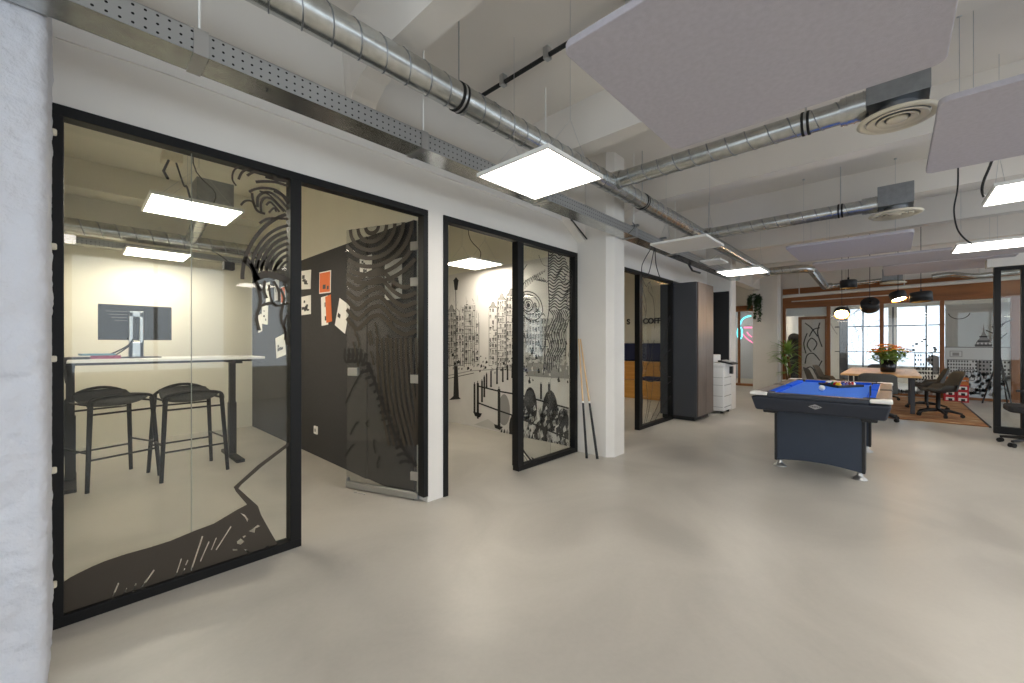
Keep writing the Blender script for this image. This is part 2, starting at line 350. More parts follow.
# --- front 1: fixed pane + door opening
g1 = thing('glass_partition', 'black framed glass front beside the left pillar, its pane printed with brown swirls', 'glass partition', (.93, YW, 0))
fb = B(); frame_box(fb, -.08, 1.945, 2.31, 2.36); frame_box(fb, -.08, .98, 0, .05); fb.build('top_and_bottom_rail', g1, .003)
for x0, x1 in [(-.08, -.035), (.915, .98), (1.90, 1.945)]:
    fb = B(); frame_box(fb, x0, x1, .05, 2.31); fb.build('post', g1, .003)
B().box((-.035, YW+.022, .05), (.428, YW+.034, 2.31), M['glass']).build('glass_pane', g1)
B().box((.432, YW+.022, .05), (.915, YW+.034, 2.31), M['glass']).build('glass_pane', g1)
B().box((.4285, YW+.022, .05), (.4315, YW+.034, 2.31), M['seam']).build('glass_seam', g1)
for v in (131, 246, 359, 471, 586):
    x, y, z = at_y(50, v, YW-.02); B().box((-.098, YW-.03, z-.014), (-.055, YW-.006, z+.014), M['cream']).build('clip', g1, .006)
ink = B(); I = M['ink']
q = P(170, 150, 5.254)
def st(pts, wpx, f=q, sc=5.254, target=None, m=None, N=NY, k=.0062):   # stroke: width given in crop pixels at about the plane's distance
    pp = spl([(x, y) for x, y in pts], 5); (target or ink).ribbon([f(x, y) for x, y in pp], wpx/sc*k, N, m or I)
for pts, wpx in [
    ([(348,188),(328,155),(335,110),(372,80),(400,82)], 8), ([(360,155),(378,118),(415,98),(460,95),(520,112),(560,150)], 11),
    ([(405,135),(445,115),(500,128),(540,152)], 12), ([(450,168),(500,165),(560,170),(622,190)], 14), ([(520,120),(570,130),(622,142)], 14),
    ([(500,140),(560,155),(622,165)], 16), ([(415,220),(450,205),(500,200),(560,212),(622,260)], 12), ([(372,290),(395,268),(430,270),(450,300)], 10),
    ([(430,225),(440,280),(460,320),(500,335)], 12), ([(460,300),(462,250),(490,225),(530,225),(580,262),(622,312)], 13),
    ([(480,330),(478,280),(500,250),(540,262),(600,325)], 12), ([(505,290),(530,275),(575,325)], 11), ([(545,215),(590,240),(622,285)], 12),
    ([(520,330),(545,305),(560,325)], 10), ([(470,215),(520,235),(575,290),(610,325)],9),
    ]: st(pts, wpx)
cx, cy = 650, 640                                         # big dome of arcs cut by the post
for k, (rx, ry, w0) in enumerate([(268, 312, 17), (222, 245, 14), (196, 214, 17), (170, 184, 17), (146, 152, 16), (122, 122, 15), (98, 92, 14), (72, 62, 12)]):
    pts = []
    for i in range(26):
        a = pi*.98 - (pi*.5)*i/25 if k else pi*1.04 - (pi*.52)*i/25
        pts.append((cx + rx*cos(a) + (30*sin(a) if k == 0 else 0), cy - ry*sin(a)))
    pts = [p for p in pts if p[0] < 623]; st(pts, w0)
for pts, wpx in [([(470,385),(520,360),(622,362)], 12), ([(440,600),(445,640),(470,683)], 16),
    ([(398,560),(430,610),(445,660),(440,700)], 16)]: st(pts, wpx)
q2 = P(170, 260, 5.254)
for pts, wpx in [([(385,0),(430,45),(450,110),(480,165)], 16), ([(440,100),(500,75),(560,85),(622,110)], 34), ([(470,0),(460,40),(455,70)], 14), ([(500,0),(485,30),(478,60)], 12),
    ([(540,0),(520,30),(505,60)], 13), ([(590,0),(560,30),(545,60)], 14), ([(460,130),(475,200),(470,250),(455,300),(470,370)], 14), ([(520,130),(530,200),(560,240),(622,225)], 10),
    ([(480,240),(530,225),(560,240)], 14), ([(580,150),(600,200),(590,250),(585,310),(608,380),(612,430),(624,448)], 12), ([(545,110),(570,160),(575,220)], 12),
    ([(500,110),(495,160),(510,200)], 11), ([(600,110),(610,150),(622,170)], 12), ([(615,290),(600,340),(605,380),(604,420)], 9)]: st(pts, wpx, q2)
q3 = lambda x, y: at_y(x, y, YW+.018)
body = [(59.5,584.5),(70,577.5),(78.6,573),(92,566.5),(105,561),(126,554),(149,547.6),(170,541),(194,531),(214,523.5),(236,510.3),(247,504.5),(236,491.6),(233.7,487),(238,483),(258,465),(290,441.3),
        (290,445),(262,466.5),(241,485),(238.5,488.5),(248,497),(258,506),(261,514.7),(270,531),(280,548),(281,550),(59.5,626)]
def q6(x, y): return (170 + x/4.55, 440 + y/4.55)
def q7(x, y): return (50 + x/5.25, 500 + y/5.25)
def sliver(a, b, w=1.1):
    dx, dy = b[0]-a[0], b[1]-a[1]; L = hypot(dx, dy); nx, ny = -dy/L*w/2, dx/L*w/2
    return [(a[0]+nx, a[1]+ny), (b[0]+nx, b[1]+ny), (b[0]-nx, b[1]-ny), (a[0]-nx, a[1]-ny)]
holes = [sliver(q7(360,435), q7(312,548), 1.5), sliver(q7(404,463), q7(367,530)), sliver(q7(452,438), q7(416,515)), sliver(q7(547,367), q7(452,500), 1.5),
         sliver(q7(690,308), q7(648,438), 1.1), sliver(q7(724,315), q7(712,342), .9), sliver(q7(708,358), q7(694,396), .9),
         sliver(q6(148,438), q6(96,594), 1.5), sliver(q6(178,462), q6(138,552), 1.1), sliver(q6(211,445), q6(188,500), .9), sliver(q6(278,393), q6(210,500), 1.2)]
blob = [[(300,548),(325,524),(352,548),(330,562),(306,566)], [(338,496),(352,500),(380,524),(350,514)], [(305,462),(322,448),(338,462),(322,476),(306,472)],
        [(358,415),(375,405),(400,386),(410,392),(388,402),(385,422)], [(428,520),(436,486),(446,480),(458,498),(450,500),(444,516)], [(285,496),(306,496),(306,503),(286,503)],
        [(330,440),(342,433),(345,438),(334,446)], [(320,332),(340,340),(356,360),(352,372),(340,350)]]
holes += [[q6(*p) for p in b] for b in blob]
def crossings(pl, x):
    out = []
    for i in range(len(pl)):
        (x0, y0), (x1, y1) = pl[i], pl[(i+1) % len(pl)]
        if (x0 <= x) != (x1 <= x): out.append(y0 + (y1-y0)*(x-x0)/(x1-x0))
    return out
du = .3; u = 59.6
while u < 289.9:
    ua, ub = u, u+du; cs_ = sorted(sum([crossings(pl, u+du/2) for pl in [body]+holes], []))
    for k in range(0, len(cs_)-1, 2):
        if cs_[k+1]-cs_[k] > .02: ink.add([q3(ua, cs_[k]), q3(ub, cs_[k]), q3(ub, cs_[k+1]), q3(ua, cs_[k+1])], [(0, 1, 2, 3)], I)
    u += du
o = ink.build('printed_film', g1); o['label'] = 'brown swirl print on the clear pane'

# --- glass door of front 1, standing open into the room
DH = Vector((1.925, YW+.06, 0)); DF = Vector((1.65, 3.55, 0)); dd = (DF - DH); DW = dd.length; dd.normalize(); dn = Vector((-dd.y, dd.x, 0))
if dn.x > 0: dn = -dn                                     # faces the photographer's side
door = thing('glass_door', 'dark printed frameless glass door standing open into the first room', 'door', tuple(DH + Vector((-.02, 0, 0))))
ang = atan2(dd.y, dd.x)
def dslab(l0, l1, z0, z1, t, m, off=0):
    c = DH + dd*((l0+l1)/2) + dn*off; return B().obox((c.x, c.y, (z0+z1)/2), ang, ((l1-l0)/2, t/2, (z1-z0)/2), m)
dslab(.03, DW, .06, 2.29, .01, M['glassd']).build('glass_pane', door)
dslab(.03, DW, .01, .065, .03, M['steel']).build('bottom_rail', door, .003)
for v, uu in ((243, 414), (280, 414), (380, 415), (480, 415)):
    z = EYE + (344 - v)*2.45/3.25/ (408/3.25) * (3.25/2.45)
    dslab(.0, .1, z-.035, z+.035, .026, M['steel']).build('hinge', door, .004)
b = dslab(DW-.13, DW-.02, 1.0, 1.07, .03, M['steel']); b.build('lock_case', door, .004)
c = DH + dd*(DW-.14) + dn*.03; B().tube([c, c + dn*.03, c + dn*.03 - dd*.13], .007, M['steel']).build('door_handle', door)
di = B(); dpN = tuple(dn)
def dp(l, z): p = DH + dd*l + dn*.0075; return (p.x, p.y, z)
def dst(pts, w, m=None): di.ribbon([dp(l, z) for l, z in spl(pts, 5)], w, dpN, m or M['ink'])
W1 = DW - .005; random.seed(11)
# l = 0 at the hinge, W1 at the free edge; contour swirls above, brush marks between, long hair strands and feathering below
for k in range(7):                                       # concentric swirl top (centred left of the middle)
    r = .06 + .075*k; pts = []
    for i in range(19):
        a = pi + pi*i/18; l = .50 + r*1.15*cos(a); z = 2.29 + r*.95*sin(a)
        if .035 < l < W1: pts.append((l, z))
    if len(pts) > 2: dst(pts, .036)
for k in range(6):                                        # wave bands
    z0 = 1.88 - .078*k
    dst([(W1, z0+.02), (W1-.12, z0-.03-.01*k), (W1-.26, z0+.015), (W1-.38, z0+.03), (W1-.5, z0-.07), (W1-.62, z0-.13), (.04, z0-.10)], .036)
for k in range(0):
    l0 = .36 - .035*k
    if l0 > .04: dst([(l0+.05, 1.80-.02*k), (l0+.02, 1.65), (l0+.06, 1.50), (l0+.01, 1.32), (l0+.03, 1.2)], .014)
for k in range(12):
    a = W1 - .03 - random.random()*.45; z = 1.2 + random.random()*.33
    dst([(a, z), (a-.02, z-.06), (a-.03, z-.12)], .018)
for k in range(17):                                      # hair strands
    l0 = .45 - .05*k
    if l0 < .035: break
    dst([(l0, 1.33), (l0-.015, 1.0), (max(.036, l0-.05), .75), (max(.036, l0-.13-.004*k), .42 + .006*k)], .024, M['ink'])
for k in range(15):                                      # feathered spine
    t = k/14; l = .52 - .42*t; z = 1.10 - .80*t
    dst([(l, z), (l+.05, z+.012), (l+.10+.02*sin(k), z-.012)], [.024]*10 + [.006], M['inkb'])
dst([(.55, 1.12), (.47, .95), (.38, .75), (.25, .52), (.12, .35), (.04, .28)], .028, M['inkb'])
for (a, b_) in [((.60, 1.06), (.80, .75)), ((.66, .60), (.74, .48)), ((.70, .40), (.80, .28)), ((.48, .46), (.46, .34)), ((.42, .32), (.44, .22)), ((.55, .62), (.55, .56))]:
    dst([a, ((a[0]+b_[0])/2+.01, (a[1]+b_[1])/2), b_], .016, M['inkb'])
for k in range(5):
    l = .60 + .045*k; dst([(l-.03, 1.20), (l, 1.12), (l+.03, 1.16), (l+.02, 1.24)], .024, M['inkb'])
o = di.build('printed_film', door); o['label'] = 'printed swirls and hair strands'
tag(B().lathe([(.001, .05), (.016, .05), (.02, .03), (.02, .004), (.026, .0), (.001, 0)], (1.72, 3.68, 0), M['steel'], 14).build('door_stop'), 'small steel door stop on the floor behind the open printed door', 'door stop')

# --- front 2: opening + fixed pane with the face print
g2 = thing('glass_partition', 'black framed glass front left of the second pillar, its pane printed with an eye and wavy hair', 'glass partition', (3.07, YW, 0))
fb = B(); frame_box(fb, 2.10, 4.08, 2.31, 2.36); frame_box(fb, 3.03, 4.08, 0, .05); fb.build('top_and_bottom_rail', g2, .003)
for x0, x1 in [(2.10, 2.15), (3.02, 3.11), (4.02, 4.08)]:
    fb = B(); frame_box(fb, x0, x1, .05 if x0 > 3 else 0, 2.31); fb.build('post', g2, .003)
B().box((3.11, YW+.022, .05), (4.02, YW+.034, 2.31), M['glass']).build('glass_pane', g2)
ink = B(); I = M['inkb']; f4 = P(510, 230, 5.25); KK = .0118
def s4(pts, w, f=f4): st(pts, w, f, 5.25, ink, I, NY, KK)
for r in range(21):                                      # wavy hair, upper part: rippled rows
    y = 110 + r*15; L, R = 202, 300 - 10*sin(r*.8) + (10 if r > 11 else 0)
    pts = [(L + (R-L)*t/12, y + 9*sin(t*.95 + r*.4) - 5*(t/12) + (8*sin(r*.4)*t/12)) for t in range(13)]; s4(pts, 6.2)
for k in range(11):                                      # right flank curls
    y = 190 + k*22; s4([(285, y), (312, y+12), (330-k, y+38), (322-k*1.5, y+70), (296-k*.5, y+92)], 3.2)
for k in range(8):                                      # long strands below
    x = 206 + k*12; s4([(x, 420), (x+22-k, 455), (x+4+k, 500), (x-14+k, 550), (x+2, 610), (x-18-k*1.5, 670), (x-14-k*3, 735+18*sin(k))], 6)
s4([(203, 100), (200, 250), (206, 400), (190, 520), (182, 660), (175, 760)], 6)
# brow, eye, lids
for k in range(12): s4([(68+k*10, 318-k*9), (72+k*10, 285-k*6), (84+k*9, 262-k*5)], 4.2)
for k in range(5): s4([(125+k*12, 235+k*4), (138+k*13, 262+k*3), (160+k*10, 258+k*2)], 4)
s4([(66, 330), (90, 322), (130, 335), (160, 372), (172, 420), (165, 440)], 5); s4([(66, 345), (95, 338), (130, 352), (152, 385), (150, 415)], 4.5)
s4([(70, 420), (90, 440), (120, 440), (150, 415)], 4); s4([(66, 440), (95, 468), (140, 470), (172, 440), (185, 455)], 4.5); s4([(75, 455), (110, 482), (150, 480)], 3.4)
s4([(95 + 26*cos(a*pi/10), 395 + 32*sin(a*pi/10)) for a in range(21)], 5); s4([(97 + 15*cos(a*pi/10), 395 + 19*sin(a*pi/10)) for a in range(21)], 4)
ink.poly([f4(97+9*cos(a*pi/6), 395+12*sin(a*pi/6)) for a in range(12)], I)
for k in range(5): s4([(128+k*3, 380+k*16), (140+k*2, 390+k*14)], 3.6)
for k in range(14): s4([(70+k*7, 500+(k*37 % 90)), (72+k*7, 545+(k*37 % 90))], 2.0)
s4([(185, 470), (172, 520), (185, 590), (170, 640)], 2.4); s4([(90, 180), (60, 225)], 3); s4([(150, 130), (172, 180), (200, 190)], 2.2)
f5 = P(510, 350, 5.25)
for pts, wpx in [([(65,520),(90,555),(120,585),(170,592)], 8), ([(68,545),(90,580),(112,612)], 2.5), ([(65,480),(100,380),(130,300)], 2.5), ([(212,150),(212,560)], 1.5),
    ([(120,0),(115,60),(130,130)], 3), ([(185,0),(178,60),(180,110)], 3)]: s4(pts, wpx, f5)
ink.poly([f5(*p) for p in [(110,560),(140,580),(182,588),(140,600),(125,595)]], I)
o = ink.build('printed_film', g2); o['label'] = 'black line print of an eye and wavy hair'

# --- front 3: narrow glass next to the tall dark cabinet
g3 = thing('glass_partition', 'narrow black framed glass front between the second pillar and the tall dark cabinet', 'glass partition', (5.7, YW, 0))
fb = B(); frame_box(fb, 4.75, 6.965, 2.31, 2.36); frame_box(fb, 5.70, 6.965, 0, .05); fb.build('top_and_bottom_rail', g3, .003)
for x0, x1 in [(4.75, 4.81), (5.70, 5.80), (6.92, 6.965)]:
    fb = B(); frame_box(fb, x0, x1, .05 if x0 > 5 else 0, 2.31); fb.build('post', g3, .003)
B().box((5.80, YW+.022, .05), (6.92, YW+.034, 2.31), M['glass']).build('glass_pane', g3)
ink = B(); f6 = P(620, 340, 6.83); f6b = P(620, 260, 7.58)
def s6(pts, w, f=f6): st(pts, w, f, 6.83, ink, I, NY, .0165)
for pts in [[(145,590),(155,420),(150,260),(165,100),(158,0)], [(160,600),(190,420),(175,240),(200,100),(190,0)], [(180,560),(215,380),(230,200),(215,90),(235,0)],
            [(205,560),(260,440),(300,330),(350,280)], [(215,590),(290,460),(345,380)], [(280,150),(270,200),(300,245),(350,250)], [(330,20),(280,80),(275,150),(320,230)], [(350,60),(300,120),(300,200)],
            [(170,270),(210,285),(265,265)], [(190,170),(205,140),(225,90)]]: s6(pts, 5)
for pts in [[(165,190),(190,290),(200,380),(185,460)], [(230,160),(215,230),(250,290),(262,400),(262,520)], [(175,150),(200,200),(225,170),(245,240)], [(380,420),(340,520),(330,640)], [(395,400),(365,500),(360,600)], [(180,160),(170,300),(195,400)]]: s6(pts, 4.5, f6b)
o = ink.build('printed_film', g3); o['label'] = 'thin black line drawing on the pane'

# ------------------------------------------------------------------ felt wall, pinned papers, socket
tag(B().box((1.885, YW+.9, 0.0), (1.93, 7.3, 2.30), M['felt']).box((1.90, YW+.13, 0), (1.93, YW+.9, 2.30), M['felt']).build('pinboard_wall'), 'charcoal felt pinboard lining the wall behind the open printed door', 'pinboard')
def sheet(u0, v0, u1, v1, label, marks=0, m=None, tilt=0, col=None, gap=.0):
    X = 1.883 - gap; a = at_x(u0, v0, X); c = at_x(u1, v1, X); y0, y1 = c[1], a[1]; z1, z0 = max(a[2], c[2]), min(a[2], c[2])
    cy_, cz = (y0+y1)/2, (z0+z1)/2
    b = B().box((X-.0025, y0, z0), (X, y1, z1), m or M['paper'])
    if col: b.box((X-.0032, y0+.03*(y1-y0)+.01, z0+.012), (X-.0026, y1-.012, z1-.012), col)
    random.seed(int(u0*7+v0))
    for k in range(marks):
        yy = y0 + (y1-y0)*random.uniform(.15, .7); zz = z0 + (z1-z0)*random.uniform(.15, .75)
        b.box((X-.0034, yy, zz), (X-.0027, yy+(y1-y0)*random.uniform(.12, .3), zz+(z1-z0)*random.uniform(.06, .2)), M['inkb'])
    o = b.build('paper_sheet'); ce = Vector((X, cy_, cz))
    o.data.transform(Matrix.Translation(-ce)); o.location = ce; o.rotation_euler = (radians(tilt), 0, 0)
    tag(o, label, 'paper', 'papers pinned to the felt wall'); return o
sheet(301, 272, 311, 288, 'white sheet with black drawing pinned beside the orange poster', 5, tilt=4)
sheet(301.5, 297, 311, 314, 'white sheet with dense black print below the drawing sheet', 9)
sheet(319.5, 273, 331, 292, 'orange poster with a white border on the felt wall', 2, col=M['orange'], tilt=2)
sheet(321.5, 297, 328, 325, 'white flyer pinned beside the folded orange flyer', 2, tilt=-3)
sheet(326, 296, 331.5, 322, 'narrow orange flyer pinned beside a white flyer', 0, m=M['orange'], tilt=-6, gap=.004)
sheet(337, 302, 348, 330, 'large tilted white sheet pinned next to the door edge', 1, tilt=22)
sheet(360, 258, 372, 276, 'white sheet with black curved drawing seen through the door, left one', 4)
sheet(385, 262, 402, 298, 'white sheet with black swirls seen through the door, right one', 6)
sheet(262, 306, 268, 324, 'white sheet with black figure seen through the swirl print', 3, tilt=5)
sheet(258, 315, 262, 332, 'curled white sheet seen through the swirl print, lower left', 2, tilt=-8)
sheet(276, 336, 285.5, 357, 'white sheet with black letters pinned lowest on the felt wall', 4, tilt=-9)
sheet(266, 283, 270, 302, 'pale sheet pinned behind the swirl print, upper left', 1)
sheet(274.5, 280, 279, 300, 'tan sheet pinned behind the swirl print near the post', 1, m=M['printl'])
sheet(281, 287, 285.5, 303, 'brown printed sheet pinned behind the swirl print beside the post', 1, col=M['orange'])
sx, sy, sz = at_x(316, 430, 1.88); sk = thing('wall_socket', 'white double socket low on the charcoal felt wall', 'socket', (sx, sy, sz))
B().box((sx-.01, sy-.045, sz-.045), (sx+.005, sy+.045, sz+.045), M['white']).build('cover_plate', sk, .004)
B().lathe([(.001, -.012), (.019, -.012), (.021, -.0101)], (sx, sy, sz), M['printg'], 16, 'x').build('outlet', sk)

# ------------------------------------------------------------------ mural in the second room
mu = B(); XM = 4.222; mu.box((XM, YW+.13, 0.0), (XM+.008, 7.29, 2.42), M['mural']); XI = XM-.002; NX = (-1, 0, 0)
def mp_(u, v, off=0): return at_x(u, v, XI-off)
def ml(pts, w=.012, m='printk', off=0): mu.ribbon([mp_(u, v, off) for u, v in pts], w, NX, M[m])
def mq(u0, v0, u1, v1, m='printk', off=0): mu.poly([mp_(u0, v0, off), mp_(u1, v0 + (u1-u0)*.0, off), mp_(u1, v1, off), mp_(u0, v1, off)], M[m])
def mpoly(pts, m='printk', off=0): mu.poly([mp_(u, v, off) for u, v in pts], M[m])
random.seed(5)
# sky wash and canal houses
def house(u0, u1, vt, vb, tone='printl', gable=True, rows=6, cols=3, seed=1):
    random.seed(seed)
    mpoly([(u0, vt), (u1, vt), (u1, vb), (u0, vb)], tone, .0005)
    if gable:
        w = u1-u0; mpoly([(u0, vt), (u0+w*.15, vt-w*.22), (u0+w*.28, vt-w*.3), (u0+w*.34, vt-w*.62), (u0+w*.5, vt-w*.8), (u0+w*.66, vt-w*.62), (u0+w*.72, vt-w*.3), (u0+w*.85, vt-w*.22), (u1, vt)], 'printg', .0006)
        ml([(u0, vt), (u0+w*.15, vt-w*.22), (u0+w*.28, vt-w*.3), (u0+w*.34, vt-w*.62), (u0+w*.5, vt-w*.8), (u0+w*.66, vt-w*.62), (u0+w*.72, vt-w*.3), (u0+w*.85, vt-w*.22), (u1, vt)], .008, off=.0012)
    for u in (u0, u1): ml([(u, vt), (u, vb)], .008, off=.001)
    for r in range(rows):
        va = vt + (vb-vt)*(r+.18)/rows; vc = vt + (vb-vt)*(r+.8)/rows
        for c in range(cols):
            ua = u0 + (u1-u0)*(c+.22)/cols; ub = u0 + (u1-u0)*(c+.8)/cols
            if random.random() < .8:
                jv = random.uniform(-.6, .6); mq(ua, va+jv, ub, vc+jv, random.choice(['printg', 'printg', 'printk']), .0012); mq(ua+(ub-ua)*.42, va+jv, ua+(ub-ua)*.52, vc+jv, 'mural', .0016); mq(ua, va+jv, ub, va+jv+(vc-va)*random.uniform(.2, .6), 'printk', .0014)
        if random.random() < .6: ml([(u0, vc+.8), (u0+(u1-u0)*random.uniform(.4, 1), vc+.8)], .007, off=.0014)
    for k in range(int((u1-u0)*5)):
        ua = random.uniform(u0, u1); va = random.uniform(vt-2, vb-4); L_ = random.uniform(2, 9)
        if random.random() < .6: ml([(ua, va), (ua+random.uniform(-.3, .3), va+L_)], random.uniform(.003, .008), random.choice(['printk', 'printg', 'mural']), .0018)
        else: ml([(ua, va), (min(u1, ua+L_*.5), va+random.uniform(-.3, .3))], random.uniform(.004, .012), random.choice(['printk', 'printg', 'mural']), .0018)
house(447, 456, 312, 366, 'printl', True, 9, 3, 1); house(456, 464, 308, 366, 'mural', False, 9, 3, 2); house(464.5, 475, 305, 364, 'printl', False, 8, 3, 3); house(475, 479, 322, 362, 'mural', False, 7, 1, 8)
house(489, 497, 308, 366, 'mural', True, 10, 3, 4); house(497.5, 506, 300, 368, 'mural', True, 12, 4, 5); house(506.5, 516, 296, 370, 'mural', True, 11, 4, 6)
house(517, 528, 300, 372, 'printl', True, 9, 4, 7); house(529, 540, 312, 374, 'mural', True, 9, 4, 9); house(541, 552, 318, 376, 'printl', False, 8, 4, 10); house(553, 566, 322, 378, 'printl', True, 7, 4, 11)
for k in range(16): u = 447 + k*2.1; ml([(u, 330-(k*7 % 22)), (u+.6, 366)], .006, off=.0018)
for k in range(120):                                      # trees, bicycles and street clutter along the quay
    u = random.uniform(446, 571); v = random.uniform(352, 371) + (u-446)*.05; s_ = random.uniform(.5, 2.0)
    mpoly([(u, v), (u+s_, v-s_*random.random()), (u+s_*1.3, v+s_), (u, v+s_*1.6)], random.choice(['printk', 'printg']), .002)
ml([(446, 376), (470, 371), (500, 369), (530, 372), (571, 378)], .012, 'printg', .0015)
ml([(446, 379), (474, 373)], .010, 'printk', .0018)
# bare trees over the left facades, soft sky smudges
for k in range(60):
    u = random.uniform(447, 478); v = random.uniform(300, 350); ml([(u, v), (u+random.uniform(-2, 2), v-random.uniform(2, 8))], random.uniform(.003, .008), random.choice(['printk', 'printg']), .0024)
# street lamp
ml([(455.7, 288), (456.3, 340), (456.0, 372)], .016, off=.0025); mpoly([(454.2, 366), (457.6, 366), (459, 397), (461, 399), (449, 400), (453.4, 396)], off=.0025)
mpoly([(453.6, 281), (458.4, 281), (457.4, 290), (454.6, 290)], off=.0025); mpoly([(453, 281), (456, 277), (459, 281)], off=.0025)
# bollards
for u, va, vb in [(474.5, 384, 411), (477.8, 383, 417), (482, 381, 401), (484.3, 377, 396), (486.6, 374, 387), (491, 371, 386), (497, 368, 383), (502.8, 368, 381), (507.5, 366, 379), (512.2, 366, 377), (499, 389, 427), (541, 384, 398), (549, 384, 400)]:
    w = .02 + .0009*(vb-va); ml([(u, va), (u, vb-1)], w, off=.003); ml([(u-.9, vb), (u+.9, vb)], w, off=.003); ml([(u-.4, va), (u+.4, va)], w*1.3, off=.003)
mpoly([(473, 411.5), (482, 413.5), (480, 417.5), (475, 416)], off=.003); mpoly([(494, 424), (503, 427), (500, 430), (495, 428)], off=.003)
# bridge rails, wheels and dark arches
ml([(477.8, 386), (500, 391.5), (520, 395), (571, 409)], .022, off=.0035); ml([(478.5, 403), (500, 411), (516, 416.5), (571, 440)], .022, off=.0035)
for cu, cv, ru, rv in [(504, 412, 6, 18), (530, 409, 7, 22), (550, 414, 8, 24), (563, 430, 7, 22), (514, 428, 5, 14), (541, 436, 7, 16)]:
    mpoly([(cu+ru*cos(a*pi/9), cv+rv*sin(a*pi/9)*(1 if sin(a*pi/9) < 0 else .75)) for a in range(18)], 'printk' if cu % 3 else 'printg', .0022)
for k in range(150):
    u = random.uniform(522, 571); v = random.uniform(404, 440) + (u-522)*.12; s_ = random.uniform(1, 4)
    mpoly([(u, v), (u+s_*.6, v-s_), (u+s_, v+s_*.4), (u+s_*.2, v+s_)], random.choice(['printk', 'printk', 'printg', 'mural', 'printl']), .0028)
for k in range(26): u = 500 + k*2.8; mpoly([(u, 433+(u-500)*.17), (u+2, 428+(u-500)*.17), (u+2.8, 438+(u-500)*.17)], random.choice(['printg', 'printk']), .0026)
mpoly([(474, 424.5), (488, 419), (500, 428), (512, 433), (509, 433.5)], 'printl', .0012)
mpoly([(527, 362), (571, 366), (571, 379), (527, 376)], 'printg', .0024)
for k in range(70):
    u = random.uniform(525, 571); v = random.uniform(340, 382); s_ = random.uniform(.8, 3)
    mpoly([(u, v), (u+s_*.5, v-s_), (u+s_, v+s_*.8), (u+s_*.2, v+s_)], random.choice(['printk', 'printg', 'mural']), .0029)
ml([(455, 340), (450, 325), (447, 316)], .006, 'printg', .0025); ml([(451, 345), (453, 322), (450, 306)], .006, 'printg', .0025)
tag(mu.build('wall_mural'), 'black and white mural of a canal street with lamp post and bridge railing', 'mural')

# ------------------------------------------------------------------ lighting panels
def panel_light(label, lit=True, group='suspended square light panels', m=None, size=.6, cable=True, zc=SLAB):
    t = thing('panel_light', label, 'ceiling light', (0, 0, 0), group); h = size/2; b = B(); fr = .014
    for (a, c) in [((-h, -h), (h, -h+fr)), ((-h, h-fr), (h, h)), ((-h, -h+fr), (-h+fr, h-fr)), ((h-fr, -h+fr), (h, h-fr))]: b.box((a[0], a[1], 0), (c[0], c[1], .024), M['white'])
    b.box((-h+fr, -h+fr, .010), (h-fr, h-fr, .024), M['white']); b.build('frame', t)
    B().box((-h+fr, -h+fr, .003), (h-fr, h-fr, .0095), m or (M['fl'] if lit else M['offd'])).build('diffuser', t)
    top = zc - 2.39
    for s in (-1, 1):
        b = B(); b.tube([(-h+.06, s*(h-.06), .02), (0, s*(h-.06), .3), (h-.06, s*(h-.06), .02)], .0013, M['steel'], 5, caps=False); b.tube([(0, s*(h-.06), .3), (0, s*(h-.06), top)], .0016, M['steel'], 5); b.build('suspension_wire', t)
    if cable: B().tube(spl([(.1, .05, .024), (.16, .02, .2), (.02, .12, .45), (.06, .08, top)], 5), .005, M['blackp'], 6).build('power_cable', t)
    return t
pl = panel_light('lit square light panel hanging highest in view in front of the spiral duct', cable=False); pl.location = (2.12, 1.72, 2.39)
pu = panel_light('switched off square light panel hanging between the two lit panels along the duct', False, cable=False); pu.location = (4.72, 1.70, 2.39)
dup(pl, (7.05, 1.70, 2.39), 0, 'lit square light panel hanging in front of the end of the long duct')
dup(pl, (4.72, -.82, 2.39), 0, 'lit light panel cut by the right picture edge, the upper of two')
dup(pl, (7.07, -.82, 2.39), 0, 'lit light panel at the right above the white header, the lower of two')
dup(pl, (2.37, -.82, 2.39), 0, 'lit light panel hanging outside the right of the view, nearest the camera')
dup(pl, (-.28, -.82, 2.39), 0, 'lit light panel hanging behind the camera')
for x_, w_ in ((2.37, 'nearest'), (4.72, 'middle'), (7.07, 'farthest')): dup(pl, (x_, -3.36, 2.39), 0, 'lit light panel by the right windows outside the view, the %s one' % w_)
pr = panel_light('lit light panel hanging in the first room nearer the glass', m=M['flr']); pr.location = (.675, 4.29, 2.39)
pr['group'] = 'light panels in the glazed rooms'
pb = panel_light('lit light panel hanging in the first room near its back wall', m=M['flr'], cable=False, zc=2.48, group='light panels in the glazed rooms'); pb.location = (.70, 6.70, 2.39)
dup(pr, (3.79, 4.28, 2.39), 0, 'lit light panel hanging in the mural room')
dup(pr, (7.3, 4.6, 2.39), 0, 'lit light panel hanging in the lounge room behind the narrow glass front')
dup(pr, (11.8, 4.6, 2.39), 0, 'lit light panel in the passage left of the fourth pillar')
dup(pr, (15.9, 4.1, 2.6), 0, 'lit light panel in the room behind the neon sign, beyond the timber door')
for (x, y) in [(15.6, 1.4), (16.2, -.9)]: dup(pr, (x, y, 2.6), 0, 'lit light panel inside the meeting room behind the timber glazing, %s' % ('left' if y > 0 else 'right'))

